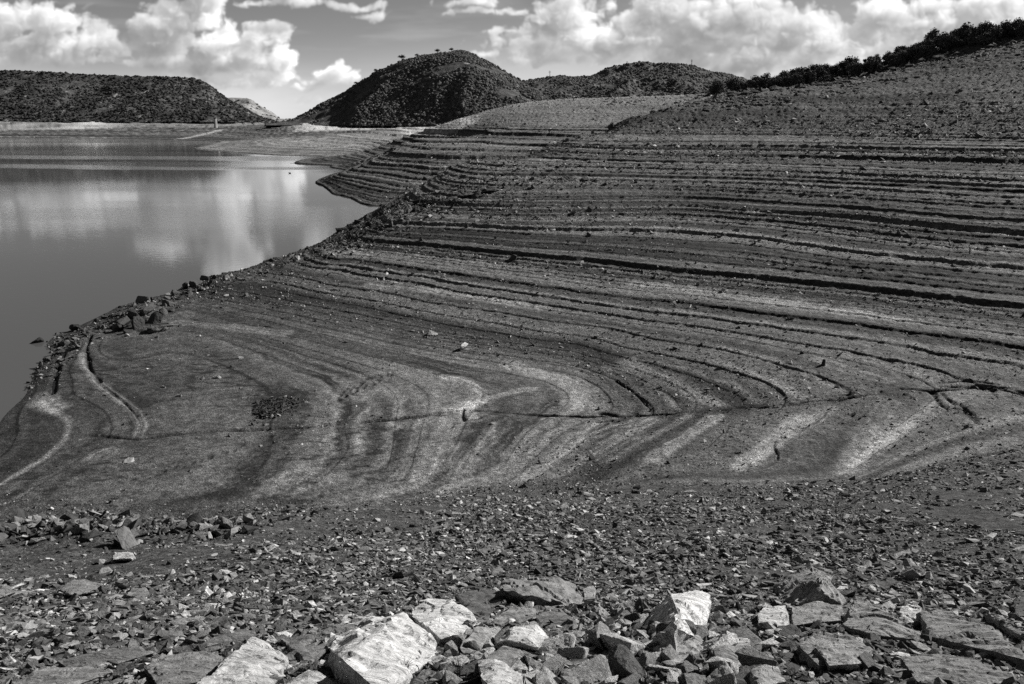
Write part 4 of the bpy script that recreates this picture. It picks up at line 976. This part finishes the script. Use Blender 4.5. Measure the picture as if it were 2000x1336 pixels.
def scatter(name, label, x, y, s, seed, tilt=.35, sink=.15, mat=3, tone_mul=1.0, contrast=False):
    r = np.random.default_rng(seed); n = len(x)
    z = ground_z(x, y)
    R = np.einsum('nij,njk->nik', slope_rot(x, y), rand_rot(n, r, tilt))
    S = s[:, None] * np.stack([1 + .4 * r.random(n), .8 + .4 * r.random(n), .8 + .5 * r.random(n)], 1)
    P = np.stack([x, y, z + s * sink * (r.random(n) * 2 - .6)], 1)
    o = obj(name, scatter_mesh(name, LOW, r.integers(0, len(LOW), n), P, R, S, ROCK[mat], (np.where(r.random(n) < .5, .03 + .06 * r.random(n), np.where(r.random(n) < .75, .1 + .14 * r.random(n), .3 + .25 * r.random(n))) if contrast else tones(n, r)) * tone_mul))
    return tag(o, label, None, None, 'stuff')
# near rubble: crowded shards of every size
r_ = np.random.default_rng(11)
n = 380000
rr = np.exp(r_.uniform(math.log(2.6), math.log(36), n)); th = r_.uniform(-.86, .86, n)
x, y = np.sin(th) * rr, np.cos(th) * rr
nr_, _, _, _ = regions(x, y, base_z(x, y))
dens = nr_ * (.62 + 1.1 * fbm(x * .35, y * .35, 401, 4) + .35 * fbm(x * 1.6, y * 1.6, 403, 3))
left = smooth(9, 11, y) * (1 - smooth(16, 17.5, y)) * (1 - smooth(-5.2, -2.6, x))       # the gravel bench is nearly bare
dens = np.where(left > 0, dens * (1 - .9 * left), dens) * (1 - .2 * smooth(20, 32, y))
k = r_.random(n) < dens * 1.3
x, y, rr = x[k], y[k], rr[k]
s = np.minimum(np.clip(.0112 * np.exp(r_.normal(size=len(x)) * .72) * (1 + rr * .045), .006, .2), .042 + .005 * rr)
scatter('rubble', 'countless broken stone shards covering the near slope', x, y, s, 12, tone_mul=.85)
# stony shorelines and scree on the farther slopes
n = 330000
rr = np.exp(r_.uniform(math.log(33), math.log(190), n)); th = r_.uniform(-.80, .80, n)
x, y = np.sin(th) * rr, np.cos(th) * rr
z0 = base_z(x, y); a, b, c, d = regions(x, y, z0)
bandn = fbm(z0 * 2.3 + .2 * fbm(x * .2, y * .2, 411, 3), z0 * 0, 413, 3)
dens = c * (.40 + .9 * bandn + .5 * fbm(x * .08, y * .08, 415, 4)) + b * (.015 + .6 * np.clip(fbm(x * .2, y * .2, 417, 4) - .18, 0, 1)) + d * (.75 + .6 * fbm(x * .06, y * .06, 419, 4)) + a * .5
k = (r_.random(n) < dens) & (z0 > WATER + .05)
x, y, rr = x[k], y[k], rr[k]
s = np.clip(.040 * np.exp(r_.normal(size=len(x)) * .6) * np.clip(rr / 70, .6, 2.2), .02, .5)
scatter('gravel', 'scattered small stones and gravel on the terraced slopes', x, y, s, 13, .5, .3, contrast=True)
n = 30000
rr = np.exp(r_.uniform(math.log(115), math.log(290), n)); th = r_.uniform(.02, .80, n)
x, y = np.sin(th) * rr, np.cos(th) * rr
z0 = base_z(x, y); k = (z0 > -3.0) & (z0 < 26) & (r_.random(n) < .35 + .9 * fbm(x * .04, y * .09, 437, 4)) & (x > y * .17)
x, y, rr = x[k], y[k], rr[k]
s = np.clip(.15 * np.exp(r_.normal(size=len(x)) * .6), .06, .8)
scatter('upslope_rubble', 'blocky rubble on the dark upper slope below the oaks', x, y, s, 16, .5, .35, contrast=True)
n = 26000
rr = np.exp(r_.uniform(math.log(170), math.log(480), n)); th = r_.uniform(-.36, .62, n)
x, y = np.sin(th) * rr, np.cos(th) * rr
z0 = base_z(x, y); k = (z0 > WATER + .3) & (r_.random(n) < .5 + .8 * fbm(x * .05, y * .05, 431, 4)) & (z0 > -14)
x, y, rr = x[k], y[k], rr[k]
s = np.clip(.16 * np.exp(r_.normal(size=len(x)) * .5) * rr / 250, .06, .8)
scatter('scree', 'stony scree over the far plateau and upper slope', x, y, s, 14, .5, .3, contrast=True)
# dark crust of small broken rock along the spur and the shore
RIMC = None
EDGE = [(50,760),(62,725),(85,695),(120,668),(160,645),(215,622),(255,606),(300,588),(345,570),(400,552),(440,537),(520,513),(580,495),(640,472),(655,452),(700,433),(745,412),(790,396),(850,370),(910,345)]
cx_, cy_, cs_ = [], [], []
rc = random.Random(88)
for _ in range(1100):
    k = rc.randrange(len(EDGE) - 1); t = rc.random(); a, b = EDGE[k], EDGE[k + 1]
    wd = 10 if k < 6 else 16 if k < 12 else 30
    p = hit(a[0] + (b[0] - a[0]) * t + rc.gauss(0, 1) * wd * .6 + wd * .5, a[1] + (b[1] - a[1]) * t + abs(rc.gauss(0, 1)) * wd * .7, 20, 260, True)
    if p[2] < WATER - .1: continue
    m_ = 3
    for _ in range(m_):
        cx_.append(p[0] + rc.gauss(0, .9)); cy_.append(p[1] + rc.gauss(0, 1.4)); cs_.append(min(.5, .075 * math.exp(rc.gauss(0, .6)) * (1.5 if k > 12 else 1)))
for _ in range(260):
    p = hit(rc.uniform(700, 1020), 0, 20, 260, True) if False else hit(*(lambda u: (u, np.interp(u, [700, 800, 900, 1000, 1100], [465, 425, 390, 365, 350]) + rc.gauss(0, 22)))(rc.uniform(690, 1090)), 20, 260, True)
    for _ in range(5):
        cx_.append(p[0] + rc.gauss(0, 1.6)); cy_.append(p[1] + rc.gauss(0, 2.6)); cs_.append(min(.5, .10 * math.exp(rc.gauss(0, .55))))
for _ in range(300):                      # broken bits along the rim of the gravel bench
    p = hit(rc.uniform(-20, 500), rc.gauss(1034, 9), 5, 60, True)
    for _ in range(5):
        cx_.append(p[0] + rc.gauss(0, .25)); cy_.append(p[1] + rc.gauss(0, .35)); cs_.append(min(.22, .05 * math.exp(rc.gauss(0, .6))))
x, y, s = np.array(cx_), np.array(cy_), np.array(cs_)
k = base_z(x, y) > WATER - .05
scatter('shore_rubble', 'dark crust of broken rock along the shore and spur crest', x[k], y[k], s[k], 15, .7, .5, 3, .5)
# ------------------------------------------------------------------ stones one can pick out
HI = [stone_proto(70 + i, f, True) for i, (_, f) in enumerate(SHAPES)]
HIM = {}
def tone_word(t): return 'pale' if t > .3 else 'grey' if t > .15 else 'dark'
def size_word(s): return 'tiny' if s < .05 else 'small' if s < .09 else 'fist sized' if s < .14 else 'middling' if s < .22 else 'large' if s < .5 else 'huge'
LAND = [(l, a, b) for l, a, b in BL]
used = {}
def place_stone(px, py, wpx, shape, tone, r, lift=.25, label=None, name='stone', group='loose stones on the rubble slope', cat='stone', tilt=.3):
    g = hit(px, py, 1.5, 900, False); d = np.linalg.norm(g); s = wpx * d / F / 2
    key = (shape, round(tone, 2))
    if key not in HIM:
        V, Fc = HI[shape]; HIM[key] = mesh_np(name, V, Fc, ROCK[r.choice((0, 2, 3, 3))], False, {'tone': np.full(len(V), tone)})
    o = obj(name, HIM[key], None, (g[0], g[1], g[2] + s * lift * SHAPES[shape][1]))
    R = slope_rot(np.array([g[0]]), np.array([g[1]]))[0] @ rand_rot(1, np.random.default_rng(r.randrange(1 << 30)), tilt)[0]
    o.rotation_euler = Matrix(R.tolist()).to_euler(); f = r.uniform(.9, 1.15); o.scale = (s * f, s * f, s * r.uniform(.85, 1.2))
    if label is None:
        q = sorted(LAND, key=lambda L: (L[1] - px) ** 2 + 2 * (L[2] - py) ** 2)
        w = f"{size_word(2 * s)} {tone_word(tone)} {SHAPES[shape][0]}"
        for L in q[:6]:
            dx, dy = px - L[1], py - L[2]
            if abs(dx) > 2 * abs(dy): rel = 'left of' if dx < 0 else 'right of'
            elif abs(dy) > 2 * abs(dx): rel = 'beyond' if dy < 0 else 'in front of'
            else: rel = ('beyond and left of' if dx < 0 else 'beyond and right of') if dy < 0 else ('in front and left of' if dx < 0 else 'in front and right of')
            short = ' '.join(L[0].replace(',', '').split()[:5])
            label = f"{w} {rel} the {short}"
            if label not in used: break
        used[label] = used.get(label, 0) + 1
    return tag(o, label, cat, group)
SIZES = [.08, .12, .17, .24, .36]
R4 = random.Random(21)
def rt(): return R4.choices([.08, .12, .18, .24, .34, .44], [2, 4, 4, 3, 2, 1])[0]
pts_ = []
def fill(n, x0, x1, y0, y1, w0, w1, gap, shapes, pale=0):
    tries = 0; made = 0
    while made < n and tries < n * 60:
        tries += 1
        px, py = R4.uniform(x0, x1), R4.uniform(y0, y1); wv_ = R4.uniform(w0, w1) * (.75 + .5 * (py - 1000) / 336)
        if any((px - a) ** 2 + (2 * (py - b)) ** 2 < (gap * (wv_ + c) / 2) ** 2 for a, b, c in pts_): continue
        pts_.append((px, py, wv_)); made += 1
        place_stone(px, py, wv_, R4.choice(shapes), (R4.choice((.28, .42, .5, .55, .2)) if R4.random() < pale else rt()), R4, R4.uniform(.1, .5), tilt=.35)
fill(78, 880, 1490, 1255, 1345, 38, 78, .52, (2, 3, 4, 6, 7, 3), .75)
fill(30, 1100, 1300, 1195, 1262, 22, 40, .62, (2, 3, 4, 6), .4)
fill(34, 0, 620, 1195, 1345, 20, 46, .8, (0, 1, 5, 7))
fill(34, 1480, 2000, 1215, 1345, 22, 44, .8, (0, 1, 2, 5, 6))
fill(60, 0, 2000, 1110, 1210, 11, 22, .9, (0, 1, 2, 3, 5, 7))
fill(40, 300, 2000, 1010, 1110, 8, 15, 1.0, (1, 2, 3, 4))
# named single stones
for px, py, w_, sh, tn, lab in (
    (1148,969,22,3,.42,'bright block alone at the top edge of the rubble slope'), (1240,964,16,4,.06,'black stone right of the bright block at the top edge of the rubble'),
    (1115,1012,15,6,.42,'small bright block on the rubble below the bright block'), (1150,1014,22,4,.09,'dark blocky stone beside the small bright block'),
    (252,901,20,6,.30,'grey block lying alone on the mud left of the footprints'), (423,738,16,2,.34,'pale stone with a long shadow on the mud'),
    (396,740,12,2,.12,'dark stone beside the pale stone on the mud'), (350,774,10,3,.2,'small block on the gravel patch of the mud flat'),
    (320,757,9,3,.2,'small block left of the gravel patch on the mud flat'), (905,681,22,4,.46,'bright knobbly rock at the foot of the terraces'),
    (846,653,22,2,.3,'grey rock left of the bright knobbly rock'), (1150,460,14,3,.06,'dark rock high on the terraced slope'), (1080,450,12,1,.4,'pale rock high on the terraced slope'),
    (1280,541,9,3,.1,'dark stone on the middle terraces'), (1230,440,8,3,.42,'pale stone on the upper terraces'), (470,700,10,3,.3,'pale pebble on the upper mud near the outcrop'), (333,637,12,6,.36,'pale stone at the right foot of the shore outcrop'),
    (248,657,9,4,.42,'white stone in the shadow of the shore outcrop'), (387,657,9,2,.42,'white stone on the terrace right of the shore outcrop')):
    place_stone(px, py, w_, sh, tn, R4, .35, lab, 'stone', None, 'stone', .2)
# rocks along the rim of the gravel bench
RIM = [(10,1042,46,4,.17),(30,1030,30,4,.26),(48,1048,18,3,.15),(78,1026,34,0,.12),(94,1010,32,2,.36),(108,1020,22,3,.2),(60,1036,26,4,.22),(130,1026,26,1,.2),(150,1020,30,2,.16),(168,1022,26,3,.18),(190,1020,34,2,.26),(205,1030,40,0,.24),(232,1022,36,3,.28),(246,1030,20,4,.3),
       (262,1024,30,3,.2),(290,1028,34,1,.1),(312,1024,30,3,.16),(330,1020,26,4,.2),(352,1028,34,3,.2),(370,1018,28,2,.36),(392,1026,36,4,.24),(415,1024,34,3,.2),(440,1028,38,4,.2),(462,1026,24,1,.22),(380,1052,34,2,.3),(352,1058,26,0,.2),(400,1062,18,0,.26),(330,1062,24,1,.22),(220,1032,30,0,.3),(310,1062,18,1,.2)]
for i, (px, py, w_, sh, tn) in enumerate(RIM):
    pos = 'at the left edge' if px < 40 else 'near its left end' if px < 120 else 'left of its middle' if px < 220 else 'at its middle' if px < 300 else 'right of its middle' if px < 380 else 'near its right end'
    big = 'wide' if w_ > 34 else 'narrow' if w_ < 24 else 'stout'
    place_stone(px, py + R4.uniform(-3, 6), w_ * R4.choice((.45, .6, .75, .9)), sh, tn, R4, .3, f"{big} {tone_word(tn)} {SHAPES[sh][0]} on the gravel bench rim {pos}{'' if py < 1045 else ', near side'}", 'rim_rock', 'rocks along the rim of the gravel bench', 'rock', .2)
# outcrop at the shore and rocks along the spur
SHORE = [(262,618,46,3,.13),(290,612,52,4,.17),(240,632,44,3,.11),(272,640,50,2,.10),(304,630,46,4,.13),(318,612,40,3,.2),(232,645,36,4,.09),(296,648,44,3,.10),(258,600,34,2,.2),(280,592,36,4,.24),(330,596,40,3,.15),(300,650,28,4,.2),(318,646,26,2,.18),(225,648,24,3,.1),(336,608,30,2,.1),(250,650,26,3,.08),
         (345,575,30,3,.12),(360,562,34,2,.15),(382,556,36,3,.17),(372,572,40,0,.07),(400,548,28,4,.2),(350,584,34,1,.08),(372,577,16,4,.36),(420,543,24,3,.15),(440,536,26,2,.13),(410,556,30,1,.1),(326,584,20,3,.3),(530,512,18,4,.08),(520,517,14,3,.1),(565,500,26,2,.08),(600,488,20,3,.1),
         (75,669,34,2,.05),(148,645,34,4,.06),(118,672,16,3,.2),(100,690,18,2,.25),(92,706,22,4,.2),(110,655,14,3,.16),(84,728,18,3,.13),(96,735,22,0,.26),(205,622,20,3,.1),(188,630,18,4,.14),(235,600,14,2,.08),
         (652,443,26,4,.07),(664,452,30,3,.08),(690,446,30,2,.07),(700,436,30,3,.08),(715,428,24,4,.09),(722,440,30,1,.06),(745,418,20,3,.08),(680,462,30,0,.1),(640,470,18,3,.1),(760,408,18,2,.1),(655,435,18,3,.07),(700,455,34,2,.06)]
NAMES_ = {75: 'low dark rock standing in the water off the muddy point', 148: 'dark rounded rock at the water edge behind the muddy point'}
for i, (px, py, w_, sh, tn) in enumerate(SHORE):
    if px > 630: zone = 'on the dark knob above the lake'
    elif px > 500: zone = 'on the spur edge over the water'
    elif px > 342: zone = 'in the rocks above the shore outcrop'
    elif px > 215: zone = 'in the jagged shade-darkened outcrop at the shore'
    else: zone = 'at the water edge of the muddy point'
    hv = 'upper' if py < {1: 0}.get(0, 615) else 'lower'
    side = 'left' if (px % 130) < 65 else 'right'
    lab = NAMES_.get(px, f"{'big' if w_ > 40 else 'squat' if w_ > 28 else 'small'} {tone_word(tn)} {SHAPES[sh][0]} {zone}, {hv} {side}")
    o = place_stone(px, py, w_ * .62, sh, tn * .42, R4, .4, lab, 'shore_rock', 'rocks of the shore outcrop and spur', 'rock', .6)  # rock tone cut down to carry the shade of the viewer-side faces
    if px == 75: w3 = at_z(72, 669, WATER); o.location = (w3[0], w3[1], WATER + .1)
# broken ledges along the ridge skyline and the dark ledge under the terraces
RIDGE = [(1105,277,20,3,.08),(1130,270,18,2,.1),(1158,262,16,3,.1),(1195,250,22,4,.09),(1205,247,18,3,.08),(1225,240,18,2,.1),(1250,231,16,3,.08),(1275,222,16,4,.1),(1290,217,12,3,.1),(1062,293,18,2,.08),(1040,300,16,3,.08),
         (880,392,46,0,.07),(905,386,48,1,.06),(930,381,46,0,.06),(955,374,44,1,.07),(895,394,36,2,.05),(1140,352,30,1,.06),(1165,352,22,2,.06),(1110,349,24,1,.07),(850,340,20,3,.08),(830,350,20,2,.08),(880,330,22,3,.09),(905,345,22,2,.07),(845,380,24,2,.06),(820,395,22,3,.07),(770,420,24,2,.08),(800,415,22,3,.1)]
for i, (px, py, w_, sh, tn) in enumerate(RIDGE):
    zone = 'of the broken ledge below the ridge' if 870 < px < 970 and py > 365 else 'of the short ledge on the upper terraces' if px > 1070 and py > 340 else 'on the ridge skyline' if px > 1030 else 'on the rough crest of the spur'
    place_stone(px, py, w_ * .75, sh, tn * .8, R4, .3, f"{'long' if w_ > 40 else 'stubby' if w_ > 21 else 'small'} dark {SHAPES[sh][0]} {zone}, {'left' if (px // 17) % 2 else 'right'}", 'ridge_rock', 'dark rocks of the ridge and ledges', 'rock', .3)
# ------------------------------------------------------------------ heap of drift brush on the mud, dead plants, stump
def twig_heap(n, rx, ry, h, seed, th_):
    r = random.Random(seed); L = []
    for _ in range(n):
        a, q = r.uniform(0, 6.28), r.random() ** .6; cx_, cy_ = rx * q * math.cos(a), ry * q * math.sin(a); z = r.uniform(0, h * (1.1 - q))
        b = r.uniform(0, 6.28); l = r.uniform(.15, .45); t = r.uniform(-.15, .4)
        p0 = np.array((cx_, cy_, z)); d = np.array((math.cos(b), math.sin(b), t)) * l
        L.append([(p0 - d, th_), (p0 + d * .1 + np.array((0, 0, r.uniform(-.05, .08))), th_ * 1.2), (p0 + d, th_ * .5)])
    return tube(L, 5)
m_twig, nt, nd, lk = new_mat('dead brush')
n1 = N(nt, 'ShaderNodeTexNoise', {'Scale': 5.0}); v = MR(nt, n1.outputs['Fac'], .3, .7, .015, .07, 'LINEAR'); cc = N(nt, 'ShaderNodeCombineColor', {'Red': v, 'Green': v, 'Blue': v})
bs = N(nt, 'ShaderNodeBsdfPrincipled', {'Base Color': cc.outputs[0], 'Roughness': .95}); lk.new(bs.outputs[0], N(nt, 'ShaderNodeOutputMaterial').inputs[0])
hp = hit(541, 796)
he = empty('brush_heap', (hp[0], hp[1], hp[2] - .05), 'black heap of drift brush and clods on the mud flat', 'brush heap')
obj('twigs', mesh_np('twigs', *twig_heap(520, 1.35, 1.7, .45, 5, .020), m_twig), he)
n = 260; a = rng.random(n) * 6.28; q = rng.random(n) ** .6
cl_ = scatter_mesh('clods', LOW, rng.integers(0, len(LOW), n), np.stack([1.5 * q * np.cos(a) * (.8 + .4 * np.sin(3 * a)), 2.1 * q * np.sin(a), .02 + .12 * rng.random(n)], 1), rand_rot(n, rng, 1.0), np.repeat((.05 + .12 * rng.random(n))[:, None], 3, 1), ROCK[0], np.where(rng.random(n) < .8, .02 + .03 * rng.random(n), .12 + .2 * rng.random(n)))
tag(obj('clods', cl_, he), None, None, None, 'stuff')
def dead_plant(seed, h):
    r = random.Random(seed); L = []
    for _ in range(9):
        a = r.uniform(0, 6.28); l = r.uniform(.5, 1) * h; ln = r.uniform(.1, .5)
        tip = (l * ln * math.cos(a), l * ln * math.sin(a), l)
        L.append([((0, 0, -.05), .02), ((tip[0] * .4, tip[1] * .4, l * .6), .013), (tip, .006)])
        L.append([((tip[0] * .4, tip[1] * .4, l * .6), .010), ((tip[0] * .4 + r.uniform(-.2, .2) * h, tip[1] * .4 + r.uniform(-.2, .2) * h, l * .8), .005)])
    return mesh_np('dead_plant', *tube(L, 5), m_twig)
for px, py, h_, lab in ((1893,497,.95,'tallest bare dead twig on the terraces at the right'), (1727,478,.6,'bushy dead plant on the bench of the upper terraces'), (1703,476,.45,'low dead plant left of the bushy dead plant'), (1620,470,.45,'single bent dry stem left of the dead plants'), (1945,452,.5,'dry stem near the right edge on the upper terraces'), (1885,810,.35,'dry stem stuck in the mud gully at the right')):
    g = hit(px, py); tag(obj('dead_plant', dead_plant(px, h_), None, g), lab, 'dead plant', 'dead plants on the lakebed')
g = hit(1608, 713)
V, Fc = tube([[((0, 0, -.1), .16), ((0, 0, .1), .13), ((.03, 0, .35), .11), ((.02, .02, .42), .07)], [((0, 0, .25), .06), ((.16, 0, .36), .03)]], 9)
tag(obj('stump', mesh_np('stump', V, Fc, m_twig, True), None, g), 'short black stump standing on the silt near the gully', 'stump')
# tufts of dry grass between the front boulders
def tuft(seed):
    r = random.Random(seed); L = []
    for _ in range(26):
        a = r.uniform(0, 6.28); l = r.uniform(.05, .11); sp = r.uniform(.1, .8)
        L.append([((.01 * math.cos(a), .01 * math.sin(a), -.01), .0022), ((l * sp * .4 * math.cos(a), l * sp * .4 * math.sin(a), l * .7), .0016), ((l * sp * math.cos(a), l * sp * math.sin(a), l), .0006)])
    return mesh_np('grass_tuft', *tube(L, 4), m_leaf, False)
for px, py, lab in ((790,1318,'dry grass tuft at the foot of the big streaked slab'), (895,1322,'dry grass tuft at the bottom beside the pale angular block'), (1262,1340,'little dry grass tuft at the bottom edge, right of centre')):
    g = sight_point(px, py, .05); me = tuft(px); at = me.attributes.new('tone', 'FLOAT', 'POINT'); at.data.foreach_set('value', np.full(len(me.vertices), .14, np.float32))
    tag(obj('grass_tuft', me, None, g), lab, 'grass tuft', 'grass tufts among the front boulders')
# ------------------------------------------------------------------ camera, sun

sd = Vector((math.sin(SUN_AZ) * math.cos(SUN_EL), math.cos(SUN_AZ) * math.cos(SUN_EL), math.sin(SUN_EL)))
sl = bpy.data.lights.new('sun', 'SUN'); sl.energy = 5.0; sl.angle = math.radians(.5); sl.color = (1, .985, .96)
so = obj('sun', sl); so.rotation_euler = (-sd).to_track_quat('-Z', 'Y').to_euler()
cam = bpy.data.cameras.new('camera'); co = obj('camera', cam)
cam.sensor_width = 36; cam.lens = 36 * F / 2000; cam.clip_start = .1; cam.clip_end = 20000
co.rotation_euler = (PI / 2 - PITCH, 0, 0)
SC.camera = co
SC.view_settings.view_transform = 'Standard'; SC.view_settings.look = 'None'
SC.view_settings.exposure = .78; SC.view_settings.gamma = 1.0
SC.cycles.max_bounces = 4; SC.cycles.diffuse_bounces = 1; SC.cycles.glossy_bounces = 3
SC.cycles.caustics_reflective = False; SC.cycles.caustics_refractive = False
SC.cycles.use_denoising = False
